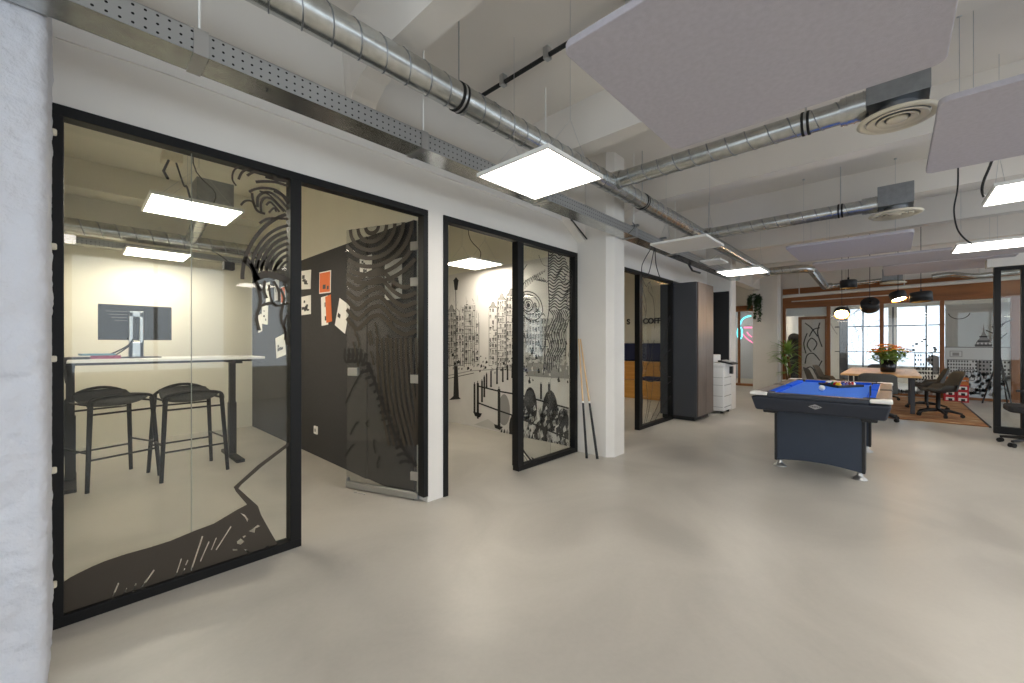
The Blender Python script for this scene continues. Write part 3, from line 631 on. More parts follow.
# ------------------------------------------------------------------ acoustic baffles
def rrect(x0, y0, x1, y1, r, n=6):
    pts = []
    for cx_, cy_, a0 in [(x1-r, y1-r, 0), (x0+r, y1-r, 90), (x0+r, y0+r, 180), (x1-r, y0+r, 270)]:
        for k in range(n+1): a = radians(a0 + 90*k/n); pts.append((cx_+r*cos(a), cy_+r*sin(a)))
    return pts
def baffle(x0, x1, y0, y1, label, z=2.50):
    t = thing('acoustic_panel', label, 'acoustic panel', ((x0+x1)/2, (y0+y1)/2, z), 'grey felt ceiling panels')
    B().prism(rrect(x0, y0, x1, y1, .05), z, z+.032, M['baffle']).build('felt_panel', t, .005)
    for x in (x0+.35, x1-.2):
        for y in (y0+.15, y1-.15): B().tube([(x, y, z+.03), (x, y, SLAB)], .0016, M['steel'], 5).lathe([(.001, 0), (.014, 0), (.014, .012), (.001, .012)], (x, y, SLAB-.012), M['steel'], 10).build('suspension_wire', t)
baffle(1.38, 2.58, -.17, 1.01, 'largest lilac-grey ceiling panel nearest the camera at the top of the view')
baffle(2.99, 4.18, -1.37, -.17, 'lilac-grey ceiling panel cut by the right edge beside the big round diffuser')
baffle(6.2, 7.4, -.17, 1.01, 'lilac-grey ceiling panel below the second cross duct')
baffle(7.72, 8.62, -1.6, .91, 'long lilac-grey ceiling panel behind the one under the second duct')
baffle(8.72, 9.92, -1.25, .12, 'lilac-grey ceiling panel nearest the hanging black pendants')

# ------------------------------------------------------------------ ducts
def spiral(b, p0, p1, r, pitch=.144, m=None, n=28):
    m = m or M['galv']; p0, p1 = Vector(p0), Vector(p1); d = (p1-p0); L = d.length; d.normalize()
    b.tube([p0, p1], r, m, n)
    u = d.cross(Vector((0, 0, 1))); u.normalize(); w = d.cross(u); k = int(L/pitch*14); pts = []
    for i in range(k+1): a = 2*pi*i/14; pts.append(p0 + d*(L*i/k) + (u*cos(a)+w*sin(a))*(r+.0005))
    b.tube(pts, .0045, M['galvd'], 5, caps=False)
def clampband(p, d, r, parent, top=True, name='duct_clamp'):
    p = Vector(p); d = Vector(d).normalized(); b = B()
    for s in (-.017, .017): b.tube([p+d*(s-.008), p+d*(s+.008)], r+.006, M['rubber'], 26)
    b.tube([p-d*.008, p+d*.008], r+.004, M['steel'], 26)
    if top: b.tube([p+Vector((0, 0, r)), (p.x, p.y, SLAB)], .005, M['steel'], 6)
    b.build(name, parent)
DY, DZ, DR = 2.06, 2.88, .085
dm = thing('spiral_duct', 'long galvanised spiral duct running above the left glass fronts', 'air duct', (1.5, DY, DZ), 'spiral air ducts')
b = B(); spiral(b, (-1.6, DY, DZ), (10.6, DY, DZ), DR); b.build('duct_pipe', dm)
for x in (1.70, 4.35, 6.62): clampband((x, DY, DZ), (1, 0, 0), DR, dm)
def cross_duct(X, yb, label, bt, disc_r=.205, zc=DZ+.03, dz_=2.758, end=2.06):
    t = thing('spiral_duct', label, 'air duct', (X, yb, zc), 'spiral air ducts'); r = .078
    b = B(); spiral(b, (X, end-.06, zc), (X, yb+.27, zc), r); b.build('duct_pipe', t)
    b = B(); b.tube([(X, end-.0, zc), (X, end-.1, zc)], r+.012, M['galv'], 26); b.build('saddle_collar', t)
    b = B(); b.tube([(X, yb+.29, zc), (X, yb+.14, zc)], r+.014, M['galv'], 26)
    for q_ in (.17, .22, .26): b.tube([(X, yb+q_, zc), (X, yb+q_-.006, zc)], r+.019, M['galv'], 26)
    b.build('coupling', t)
    clampband((X, yb+.49, zc), (0, 1, 0), r, t)
    B().box((X-.15, yb-.15, 2.84), (X+.15, yb+.15, bt), M['galvd']).build('plenum_box', t, .004)
    B().lathe([(.10, .0), (.10, .09)], (X, yb, 2.765), M['galvd'], 28).build('diffuser_neck', t)
    d = B(); z = dz_
    d.lathe([(.001, -.012), (.045, -.012), (.055, -.004), (.05, .008)], (X, yb, z), M['cream'], 30)
    for ra, rb in [(.065, .10), (.11, .15)]: d.lathe([(ra, .006), (rb, -.012), (rb+.006, -.004), (ra+.004, .014), (ra, .006)], (X, yb, z), M['cream'], 36)
    d.lathe([(.16, .008), (.17, -.006), (disc_r-.02, -.008), (disc_r, .004), (disc_r-.004, .012), (.165, .02)], (X, yb, z), M['cream'], 44)
    d.lathe([(.001, .03), (.16, .03)], (X, yb, z), M['galvd'], 30)
    d.build('round_diffuser', t); return t
cross_duct(3.69, -.02, 'galvanised branch duct ending in the larger looking round diffuser near the big ceiling panel', 3.16)
cross_duct(6.40, -.02, 'galvanised branch duct ending in a box and round diffuser in the middle of the ceiling', 3.07, .235)
t3 = thing('spiral_duct', 'galvanised duct with an elbow at the far end of the hall, above the palm', 'air duct', (10.6, 1.8, DZ), 'spiral air ducts')
b = B(); spiral(b, (10.6, 2.06, DZ+.02), (10.6, 1.5, DZ+.02), .085); b.tube(spl([(10.6, 1.55, DZ+.02), (10.62, 1.38, DZ+.01), (10.8, 1.28, DZ)], 6), .085, M['galv'], 22); spiral(b, (10.75, 1.28, DZ), (13.2, 1.28, DZ-.12), .08)
b.tube([(13.15, 1.28, DZ-.12), (13.3, 1.18, DZ-.1)], .08, M['galv'], 20); spiral(b, (13.3, 1.2, DZ-.1), (13.3, .2, DZ-.06), .05); b.build('duct_pipe', t3)
B().box((13.12, -.17, 2.78), (13.46, .19, 3.06), M['galvd']).build('plenum_box', t3, .004)
B().lathe([(.1, 0), (.1, .06), (.24, .0), (.24, -.012), (.001, -.012)], (13.29, 0, 2.74), M['cream'], 30).build('round_diffuser', t3)
# room ducts
r1 = thing('spiral_duct', 'galvanised duct inside the first room above the desk', 'air duct', (.9, 6.5, 2.6), 'spiral air ducts')
b = B(); spiral(b, (-.1, 6.5, 2.56), (1.93, 6.5, 2.56), .085); b.build('duct_pipe', r1)
b = B(); spiral(b, (1.0, 6.42, 2.6), (1.0, 5.4, 2.85), .07); b.build('branch_pipe', r1); B().box((.84, 5.15, 2.72), (1.16, 5.45, 2.98), M['galvd']).build('plenum_box', r1, .004)
r2 = thing('cable_tray', 'perforated cable tray along the back wall of the first room', 'cable tray', (.9, 6.95, 2.46), 'perforated cable trays')
B().box((-.1, 6.85, 2.44), (1.93, 6.855, 2.51), M['perf']).box((-.1, 6.855, 2.44), (1.93, 7.05, 2.445), M['galv']).build('tray_channel', r2)
sb = thing('sensor_box', 'small black box hanging below the duct in the first room', 'sensor', (1.36, 6.3, 2.30)); B().box((1.30, 6.25, 2.24), (1.42, 6.34, 2.34), M['blackp']).build('housing', sb, .008)
B().tube([(1.36, 6.3, 2.34), (1.30, 6.38, 2.42), (1.2, 6.46, 2.5)], .006, M['blackp'], 6).build('cable', sb)

# perforated cable tray along the fronts
TY0, TY1, TZ0, TZ1 = 2.12, 2.28, 2.49, 2.59
tr = thing('cable_tray', 'long galvanised perforated cable tray hanging over the left glass fronts', 'cable tray', (1.5, 2.2, TZ0), 'perforated cable trays')
b = B(); b.box((-1.8, TY0, TZ0), (8.6, TY1, TZ0+.004), M['galv']); b.box((-1.8, TY0-.002, TZ0), (8.6, TY0+.001, TZ1), M['perf']); b.box((-1.8, TY1-.001, TZ0), (8.6, TY1+.002, TZ1), M['perf'])
b.box((-1.8, TY0-.002, TZ1-.002), (8.6, TY0+.012, TZ1), M['galvd']); b.build('tray_channel', tr)
for x in (.335, 1.45, 2.7, 4.3, 5.5): B().box((x, TY0-.006, TZ0-.006), (x+.05, TY1+.004, TZ0-.001), M['steel']).box((x, TY0-.008, TZ0-.006), (x+.05, TY0-.003, TZ1+.004), M['steel']).build('joint_bracket', tr)
for x in (.36, 1.49, 2.72, 4.33, 5.53): B().tube([(x, TY0+.03, TZ0), (x, TY0+.03, SLAB)], .005, M['white'], 8).build('hanger_rod', tr)
for x, y in ((.62, 2.18), (4.1, 2.1)): B().tube(spl([(x, y, TZ0-.01), (x+.04, y-.05, TZ0+.06), (x+.1, y, TZ1+.03), (x+.25, y+.02, TZ1)], 5), .004, M['blackp'], 5).build('loose_cable', tr)
for x in (4.25, 5.0): B().box((x, 2.06, TZ1+.0), (x+.03, 2.30, TZ1+.02), M['galvd']).build('cross_bracket', tr)
# conduit under the slab, rod on the haunch
cn = thing('conduit', 'dark conduit clipped under the ceiling running to the long duct', 'conduit', (2.36, 0, 3.4)); B().tube([(2.36, -3.5, 3.39), (2.36, 2.74, 3.39)], .017, M['cabd'], 10).build('tube', cn)
for y in (2.3, 1.85, 1.2, .75, .1): B().box((2.335, y-.02, 3.365), (2.385, y+.02, SLAB), M['steel']).build('clip', cn)
tag(B().tube([(3.78, 2.62, 2.665), (4.17, 2.62, 2.47)], .008, M['cabd'], 8).ball((3.78, 2.62, 2.665), .014, M['cabd']).ball((4.17, 2.62, 2.47), .014, M['cabd']).build('slanted_rod'), 'thin dark rod slanting down over the glass front to the second pillar', 'rod')
lc = thing('loose_cable', 'black loop of cable hanging below the tray by the narrow glass front', 'cable', (5.0, 2.2, 2.4))
B().tube(spl([(4.95, 2.2, 2.52), (4.75, 2.25, 2.25), (4.9, 2.3, 2.12), (5.05, 2.3, 2.2), (5.0, 2.2, 2.52)], 8), .005, M['blackp'], 6).build('cord', lc)
B().tube(spl([(5.0, 2.2, 2.52), (5.15, 2.25, 2.32), (5.5, 2.35, 2.2)], 8), .006, M['blackp'], 6).build('cord', lc)
tb = thing('tray_bracket', 'black angled bracket above the tall dark cabinet', 'bracket', (6.6, 2.3, 2.45))
B().tube([(6.3, 2.3, 2.58), (6.55, 2.28, 2.42), (6.95, 2.3, 2.44)], .016, M['blackp'], 8).build('arm', tb)
tag(B().box((6.35, 1.82, 2.50), (6.75, 2.1, 2.525), M['white']).build('white_shelf_plate'), 'narrow pale plate under the cable tray behind the unlit panel', 'plate')
for i, (X_, pts) in enumerate([(4.5, [(993, 150), (991, 163), (984, 180), (982, 190), (984, 197)]), (6.6, [(958, 180), (957, 192), (954, 210), (957, 228), (964, 238), (972, 244)])]):
    pp = [at_x(u, v, X_) for u, v in pts]; pp = [(at_x(993, 93, 5.4)[0], at_x(993, 93, 5.4)[1], SLAB) if i == 0 else (pp[0][0], pp[0][1], SLAB)] + pp
    tag(B().tube(spl(pp, 6), .008, M['blackp'], 6).build('power_cable'), ['black cable hanging from the ceiling to the upper right light panel', 'black cable curving down to the lower right light panel'][i], 'cable')

# ------------------------------------------------------------------ first room: desk, monitor, stools
dk = thing('standing_desk', 'white topped standing desk with black legs in the first room', 'desk', (.68, 5.5, 0))
B().box((-.09, 5.1, 1.115), (1.44, 5.9, 1.143), M['white']).build('desk_top', dk, .004)
B().box((-.02, 5.35, 1.085), (1.38, 5.42, 1.113), M['black']).box((-.02, 5.6, 1.085), (1.38, 5.67, 1.113), M['black']).build('under_frame', dk)
for x in (-.03, 1.22):
    lg = B().box((x-.035, 5.46, .04), (x+.035, 5.54, .62), M['black']).box((x-.028, 5.467, .6), (x+.028, 5.533, 1.09), M['black']).build('leg', dk)
    B().box((x-.04, 5.14, 0), (x+.04, 5.82, .035), M['black']).build('foot', lg, .006)
    B().box((x-.03, 5.2, 1.07), (x+.03, 5.8, 1.115), M['black']).build('top_bracket', lg)
mo = thing('monitor', 'wide dark monitor on a silver stand seen from the back on the standing desk', 'monitor', (.42, 5.55, 1.143))
sc = B().box((.15, 5.60, 1.32), (.70, 5.625, 1.67), M['screen']).box((.16, 5.597, 1.33), (.69, 5.60, 1.66), M['blackp']); 
for k in range(4): sc.box((.2+.02*k, 5.594, 1.60-.03*k), (.36, 5.597, 1.604-.03*k), M['printg'])
sc.build('screen_housing', mo, .004)
cxm = .42; b = B(); b.box((cxm-.055, 5.545, 1.15), (cxm-.022, 5.585, 1.60), M['steel']).box((cxm+.022, 5.545, 1.15), (cxm+.055, 5.585, 1.60), M['steel']).box((cxm-.055, 5.545, 1.55), (cxm+.055, 5.585, 1.61), M['steel']).box((cxm-.055, 5.545, 1.15), (cxm+.055, 5.585, 1.30), M['steel']); b.build('stand_column', mo, .006)
B().box((cxm-.02, 5.58, 1.40), (cxm+.02, 5.60, 1.55), M['blackp']).build('mount', mo)
B().box((cxm-.14, 5.42, 1.143), (cxm+.18, 5.68, 1.152), M['blackp']).build('stand_base', mo, .003)
B().tube(spl([(cxm-.02, 5.56, 1.34), (cxm-.06, 5.5, 1.27), (cxm-.16, 5.44, 1.2), (cxm-.26, 5.4, 1.155)], 5), .007, M['blackp'], 6).tube(spl([(cxm-.03, 5.56, 1.28), (cxm-.12, 5.5, 1.2), (cxm-.18, 5.45, 1.155)], 5), .006, M['blackp'], 6).build('cable', mo)
kb = thing('document_folder', 'pale blue folder lying on a dark folder on the left of the desk', 'folder', (.18, 5.4, 1.17)); B()  .obox((.14, 5.45, 1.182), .1, (.11, .11, .008), M['bluefold']).build('cover', kb, .002)
tag(B().obox((-.0, 5.4, 1.152), .03, (.09, .13, .009), M['blackp']).build('laptop'), 'closed black laptop at the left end of the standing desk', 'laptop')
tag(B().obox((.20, 5.43, 1.158), -.05, (.10, .11, .014), M['magenta']).build('magenta_folder'), 'magenta folder under the pale blue folder on the desk', 'folder')
tag(B().tube(spl([(-.02, 5.3, 1.15), (-.04, 5.12, 1.16), (-.06, 5.07, 1.12), (-.05, 5.09, .95)], 5), .010, M['blackp'], 6).build('desk_cable'), 'black cable dropping over the left front edge of the desk', 'cable')
def bar_stool(label):
    t = thing('bar_stool', label, 'bar stool', (0, 0, 0), 'bar stools at the standing desk'); n, k = 16, 14
    def sp(i, j, dz=0):
        x = -1 + 2*i/n; y = -1 + 2*j/k; X_ = .205*x*(1-.05*y*y); Y_ = .19*y
        z = .765 + (.095*y*y if y > 0 else .045*y*y) * (1-.35*x*x) - .012*(1-x*x)
        return (X_, Y_, z + dz)
    vs = [sp(i, j) for i in range(n+1) for j in range(k+1)] + [sp(i, j, -.055 + .03*(abs(-1+2*i/n)**4)) for i in range(n+1) for j in range(k+1)]; N_ = (n+1)*(k+1)
    fs = []; I_ = lambda i, j: i*(k+1)+j
    for i in range(n):
        for j in range(k): fs.append((I_(i, j), I_(i+1, j), I_(i+1, j+1), I_(i, j+1))); fs.append((N_+I_(i, j), N_+I_(i, j+1), N_+I_(i+1, j+1), N_+I_(i+1, j)))
    for i in range(n): fs.append((I_(i, 0), N_+I_(i, 0), N_+I_(i+1, 0), I_(i+1, 0))); fs.append((I_(i+1, k), N_+I_(i+1, k), N_+I_(i, k), I_(i, k)))
    for j in range(k): fs.append((I_(0, j+1), N_+I_(0, j+1), N_+I_(0, j), I_(0, j))); fs.append((I_(n, j), N_+I_(n, j), N_+I_(n, j+1), I_(n, j+1)))
    B().add(vs, fs, M['seat'], True).build('seat', t)
    fr = B()
    for s in (-1, 1):
        pts = spl([(-.235, s*.205, .73), (-.215, s*.20, .785), (-.12, s*.197, .808+.035*(s > 0)), (0, s*.195, .815+.05*(s > 0)), (.12, s*.197, .808+.035*(s > 0)), (.215, s*.20, .785), (.235, s*.205, .73)], 5); fr.tube(pts, .014, M['black'], 8)
    for s in (-1, 1): fr.tube([(s*.215, -.2, .74), (s*.215, .2, .74)], .010, M['black'], 8)
    fr.build('seat_frame', t)
    for sx_ in (-1, 1):
        for sy_ in (-1, 1): B().tube([(sx_*.222, sy_*.203, .77), (sx_*.262, sy_*.252, 0)], [.020, .016], M['black'], 10).build('leg', t)
    ft = B()
    for s in (-1, 1): ft.tube([(-.248, s*.232, .27), (.248, s*.232, .27)], .009, M['black'], 8); ft.tube([(-.228, s*.212, .66), (.228, s*.212, .66)], .009, M['black'], 8)
    for s in (-1, 1): ft.tube([(s*.243, -.228, .33), (s*.243, .228, .33)], .009, M['black'], 8)
    ft.build('foot_rail', t); return t
s1 = bar_stool('black bar stool at the standing desk, the left one nearer the pillar'); s1.location = (.23, 5.37, 0); s1.rotation_euler = (0, 0, radians(20))
dup(s1, (.78, 5.19, 0), radians(5), 'black bar stool at the standing desk, the right one nearer the felt wall')
jb = thing('junction_box', 'cream junction box on the ceiling of the first room with dark conduits', 'junction box', (.75, 6.0, 3.40)); B().box((.66, 5.9, 3.33), (.84, 6.08, SLAB), M['cream']).build('housing', jb, .01)
B().tube([(.72, 5.95, 3.35), (.6, 5.3, 3.0), (.56, 4.7, 2.75)], .012, M['cabd'], 8).tube(spl([(.78, 5.95, 3.35), (.8, 5.6, 3.0), (.74, 5.0, 2.8), (.7, 4.45, 2.45)], 6), .009, M['blackp'], 6).build('cable', jb)

# ------------------------------------------------------------------ pool cues
for i, (fx, fy, tx, ty, l) in enumerate([(3.90, 2.50, 4.062, 2.715, 'billiard cue leaning by the second pillar, the left one'), (3.96, 2.40, 4.075, 2.70, 'billiard cue leaning by the second pillar, the right one')]):
    t = thing('billiard_cue', l, 'billiard cue', (fx, fy, 0), 'cues leaning at the pillar'); a = Vector((fx, fy, 0.003)); c = Vector((tx, ty, 1.34)); L_ = lambda k: a + (c-a)*k
    B().tube([L_(.46), L_(1)], [.0105, .007], M['ash'], 10).build('shaft', t); B().tube([L_(.02), L_(.45)], [.015, .012], M['blackp'], 10).build('butt', t)
    B().tube([L_(.45), L_(.465)], .0125, M['white'], 10).build('joint_ring', t); B().tube([L_(0), L_(.02)], .0145, M['rubber'], 10).build('bumper', t)

# ------------------------------------------------------------------ lounge behind front 3
ls = thing('stepped_bench', 'stepped pine bench with navy cushions seen through the narrow glass front', 'bench', (9.5, 4.6, 0))
B().box((9.0, 3.2, 0), (9.5, 6.6, .42), M['pine']).build('lower_step', ls, .006); B().box((9.5, 3.2, 0), (9.97, 6.6, .84), M['pine']).build('upper_step', ls, .006)
for k, y in enumerate((4.85, 4.05, 3.3, 5.7)): B().box((9.84, y, .845), (9.96, y+.62, 1.30), M['navyf']).build('back_cushion', ls, .03)
for y in (3.9, 3.3): B().box((9.08, y, .425), (9.48, y+.5, .50), M['navyf']).build('seat_cushion', ls, .03)
def text_obj(body, size, m, loc, rot, name, label, cat='lettering', depth=.012):
    c = bpy.data.curves.new(name, 'FONT'); c.body = body; c.size = size; c.extrude = depth; c.materials.append(m); c.align_x = 'CENTER'; c.align_y = 'CENTER'; c.offset = .006
    tmp = bpy.data.objects.new(name, c); COL.objects.link(tmp); bpy.context.view_layer.update()
    me = bpy.data.meshes.new_from_object(tmp.evaluated_get(bpy.context.evaluated_depsgraph_get())); bpy.data.objects.remove(tmp)
    o = bpy.data.objects.new(name, me); COL.objects.link(o); o.location = loc; o.rotation_euler = rot; return tag(o, label, cat)
text_obj('COFF', .19, M['inkb'], (9.975, 4.47, 1.86), (pi/2, 0, -pi/2), 'wall_lettering', 'black letters on the lounge wall seen through the printed glass, the longer word')
text_obj('S', .19, M['inkb'], (9.975, 5.11, 1.86), (pi/2, 0, -pi/2), 'wall_lettering', 'black letter at the edge of the second pillar in the lounge doorway')
tag(B().box((9.97, 4.1, 1.36), (9.985, 4.48, 1.72), M['paper']).build('wall_notice'), 'white notice board below the black letters in the lounge', 'notice')

# ------------------------------------------------------------------ cabinets, printer
cb = thing('tall_cabinet', 'tall anthracite cabinet at the end of the narrow glass front', 'cabinet', (7.4, 2.6, 0))
B().box((6.97, 2.36, .07), (7.76, 2.97, 2.31), M['cab']).build('body', cb, .003); B().box((7.02, 2.41, 0), (7.70, 2.95, .07), M['cabd']).build('plinth', cb)
B().box((6.985, 2.336, .08), (7.362, 2.358, 2.305), M['cabf']).build('door', cb, .002); B().box((7.368, 2.336, .08), (7.75, 2.358, 2.305), M['cabf']).build('door', cb, .002)
tag(B().box((8.69, 2.34, 0), (8.728, 2.745, 2.31), M['cabd']).box((7.77, 2.70, 0), (8.69, 2.745, 2.31), M['cabd']).build('niche_panel'), 'black panel lining the niche behind the white copier', 'panel')
cp = thing('copier', 'white floor standing copier between the tall cabinet and the third pillar', 'copier', (8.33, 2.45, 0))
B().box((8.06, 2.25, .05), (8.52, 2.66, .86), M['copier']).build('body', cp, .01)
for z in (.12, .32, .52, .66): B().box((8.08, 2.242, z), (8.50, 2.25, z+.01), M['printg']).box((8.052, 2.27, z), (8.06, 2.64, z+.006), M['printg']).build('drawer_gap', cp)
B().box((8.04, 2.23, .86), (8.54, 2.67, .93), M['copier']).build('top_deck', cp, .01); B().box((8.08, 2.42, .93), (8.48, 2.67, 1.08), M['copier']).build('document_feeder', cp, .015)
pn = B(); pn.extr([(8.08, 2.36, .95), (8.44, 2.36, .95), (8.46, 2.12, .90), (8.10, 2.12, .90)], (0, 0, .03), M['blackp']); po = pn.build('control_panel', cp, .004); B().extr([(8.14, 2.30, .971), (8.40, 2.30, .971), (8.41, 2.18, .946), (8.15, 2.18, .946)], (0, 0, .014), M['printl']).build('screen', po)
B().box((8.4, 2.2, .72), (8.48, 2.25, .86), M['blackp']).build('side_handle', cp)
for x in (8.12, 8.46):
    for y in (2.30, 2.60): B().lathe([(.001, .05), (.03, .05), (.03, 0), (.001, 0)], (x, y, 0), M['rubber'], 12).build('castor', cp)

# ------------------------------------------------------------------ timber fronts
tf = thing('timber_glass_door', 'brown timber framed glass door behind the fourth pillar with a neon sign beyond it', 'door', (14.05, 3.35, 0))
for y0, y1, z0, z1 in [(3.02, 3.09, 0, 2.45), (3.65, 3.72, 0, 2.45), (3.09, 3.65, 2.28, 2.45), (3.09, 3.65, 0, .07)]: B().box((13.96, y0, z0), (14.12, y1, z1), M['wood']).build('frame_member', tf, .003)
B().box((14.04, 3.46, .07), (14.10, 3.52, 2.28), M['wood']).build('door_stile', tf, .003)
B().box((14.06, 3.09, .07), (14.07, 3.46, 2.28), M['glass']).build('glass_pane', tf); B().box((14.06, 3.52, .07), (14.07, 3.65, 2.28), M['glass']).build('glass_pane', tf)
ns = thing('neon_sign', 'cyan and pink neon sign glowing beyond the timber framed glass door', 'neon sign', (14.7, 3.3, 1.7))
fN = lambda u, v: at_x(u, v, 14.7)
B().tube([fN(u, v) for u, v in spl([(751, 316), (746, 317), (742, 320), (740, 325), (739.5, 328)], 6)], .022, M['cyan'], 8).tube([fN(739.8+2.4*cos(a*pi/10), 333+6*sin(a*pi/10)) for a in range(20)], .018, M['cyan'], 8, closed=True).build('cyan_tube', ns)
B().tube([fN(u, v) for u, v in spl([(743, 334), (746, 338), (750, 341), (753, 343)], 6)], .014, M['pink'], 8).tube([fN(u, v) for u, v in spl([(747, 332), (749, 335), (752, 337)], 6)], .014, M['pink'], 8).tube([fN(u, v) for u, v in [(744, 327.5), (752, 327.5)]], .022, M['pink'], 8).build('pink_tube', ns)
for u_, v_ in ((739.8, 327), (750, 316), (746, 338)): q_ = fN(u_, v_); B().tube([q_, (q_[0], q_[1], SLAB)], .004, M['steel'], 6).build('hanging_wire', ns)
# end glazing
eg = thing('timber_window_front', 'wide brown timber glazing across the end of the hall behind the meeting table', 'glass partition', (14, .2, 0))
ys = [(2.33, 2.26), (1.32, 1.24), (.25, .17), (-.81, -.885), (-1.885, -2.04)]
B().box((13.96, -2.04, 2.34), (14.06, 2.33, 2.86), M['woodh']).build('header_board', eg, .004)
B().box((13.94, -2.04, 2.30), (14.07, 2.33, 2.36), M['woodh']).box((13.95, -2.04, 0), (14.06, 2.33, .06), M['woodh']).build('rail', eg, .003)
for y1, y0 in ys: B().box((13.94, y0, .06), (14.07, y1, 2.30), M['wood']).build('mullion', eg, .004)
for i in range(4): B().box((13.995, ys[i+1][0], .06), (14.007, ys[i][1], 2.30), M['glass']).build('glass_pane', eg)
B().box((14.02, 1.33, 2.08), (14.05, 2.25, 2.30), M['blind']).build('roller_blind', eg)
fk = B(); XF = 13.985; random.seed(21)                   # skyline film on the two right-hand panes
def e(y, z, off=0): return (XF-off, y, z)
def rect(y0, y1, z0, z1, m, off=0): fk.poly([e(y0, z0, off), e(y1, z0, off), e(y1, z1, off), e(y0, z1, off)], m)
BLU = mat('bluish_white_film', (196, 204, 208), .6)
def facade(y0, y1, z0, z1, rows, cols, off=.001, m=None):
    m = m or M['inkb']; t = .012
    for (a, b_, c, d) in [(y0, y1, z1-t, z1), (y0, y0+t, z0, z1), (y1-t, y1, z0, z1), (y0, y1, z0, z0+t)]: rect(a, b_, c, d, m, off)
    for r in range(rows):
        for c in range(cols):
            if random.random() < .85: rect(y0+(y1-y0)*(c+.25)/cols, y0+(y1-y0)*(c+.78)/cols, z0+(z1-z0)*(r+.2)/rows, z0+(z1-z0)*(r+.72)/rows, m, off)
rect(-.80, -.42, .06, .42, BLU); rect(-.40, .15, .06, .12, BLU); rect(-1.885, -.89, .06, .58, BLU)
facade(-.70, -.38, .42, 1.06, 6, 7); rect(-.80, -.70, .55, .95, M['printg'], .001); facade(-.80, -.40, .30, .72, 5, 8)
fk.poly([e(-.80, .98), e(-.72, 1.02), e(-.62, .98), e(-.58, .88), e(-.68, .76), e(-.80, .78)], M['printg'])
for k in range(16): y = -.78 + random.random()*.5; z = 1.02 + random.random()*.5*(1-(y+.78)*1.4); rect(y, y+.05, z, z+.035, random.choice([M['inkb'], M['printg']]), .0015)
for k in range(26): y = random.uniform(-.80, -.05); z = random.uniform(.07, .4 if y < -.4 else .13); fk.poly([e(y+.05*cos(a)*random.uniform(.5, 1), z+.05*sin(a), .002) for a in (0, 1.2, 2.5, 3.6, 5)], random.choice([M['inkb'], M['printg'], BLU]))
rect(-1.885, -.89, .93, 1.20, mat('pale_film', (206, 208, 206), .6)); rect(-1.885, -.89, .42, .93, mat('pale_film', (206, 208, 206), .6), .0003); facade(-1.40, -.93, .62, .92, 4, 11); facade(-1.88, -1.42, .50, .92, 5, 9); facade(-1.17, -.97, .98, 1.12, 1, 1, m=M['printg'])
facade(-1.36, -1.10, .44, .70, 1, 1); fk.poly([e(-1.23+.09*cos(a*pi/8), .57+.09*sin(a*pi/8), .002) for a in range(16)], M['inkb']); fk.poly([e(-1.23+.07*cos(a*pi/8), .57+.07*sin(a*pi/8), .0025) for a in range(16)], BLU)
fk.poly([e(-1.36, 1.20, .001), e(-1.38, 1.32, .001), e(-1.44, 1.42, .001), e(-1.48, 1.55, .001), e(-1.495, 1.75, .001), e(-1.51, 1.55, .001), e(-1.55, 1.42, .001), e(-1.61, 1.32, .001), e(-1.62, 1.20, .001)], M['printg'])
for z, w_ in [(1.24, .26), (1.33, .18), (1.43, .12)]: rect(-1.49-w_/2, -1.49+w_/2, z, z+.03, M['inkb'], .002)
for k in range(4): rect(-1.60+.06*k, -1.575+.06*k, 1.27, 1.31, M['mural'], .0025)
for k in range(130): y = random.uniform(-1.86, -.93); z = random.uniform(.10, .62); fk.poly([e(y+.05*cos(a)*random.uniform(.4, 1), z+.045*sin(a), .0028) for a in (0, 1.2, 2.5, 3.6, 5)], random.choice([M['inkb'], M['printg'], BLU, BLU]))
rect(-1.885, -.89, 1.20, 1.212, M['inkb'], .001); rect(-1.6, -1.4, .38, .9, M['printg'], .0005)
fk.ribbon([e(-1.12+.17*cos(a), 2.02+.16*sin(a), .001) for a in [pi*1.05+i*pi*.9/14 for i in range(15)]], .014, (-1, 0, 0), M['inkb'])
for k in range(9): y = 2.2 - k*.1; pass
o = fk.build('printed_film', eg); o['label'] = 'black line skyline print on the right panes'
fk = B(); random.seed(4)                                  # loose line drawing on the second pane
for k in range(9):
    y = random.uniform(.35, 1.15); z = random.uniform(.7, 1.7); pts = spl([e(y, z), e(y+random.uniform(-.2, .2), z+.25), e(y+random.uniform(-.15, .2), z+.45), e(y+random.uniform(-.25, .1), z+.6)], 5); fk.ribbon(pts, .012, (-1, 0, 0), M['printg'])
o = fk.build('printed_film', eg); o['label'] = 'thin grey line drawing on the second pane'
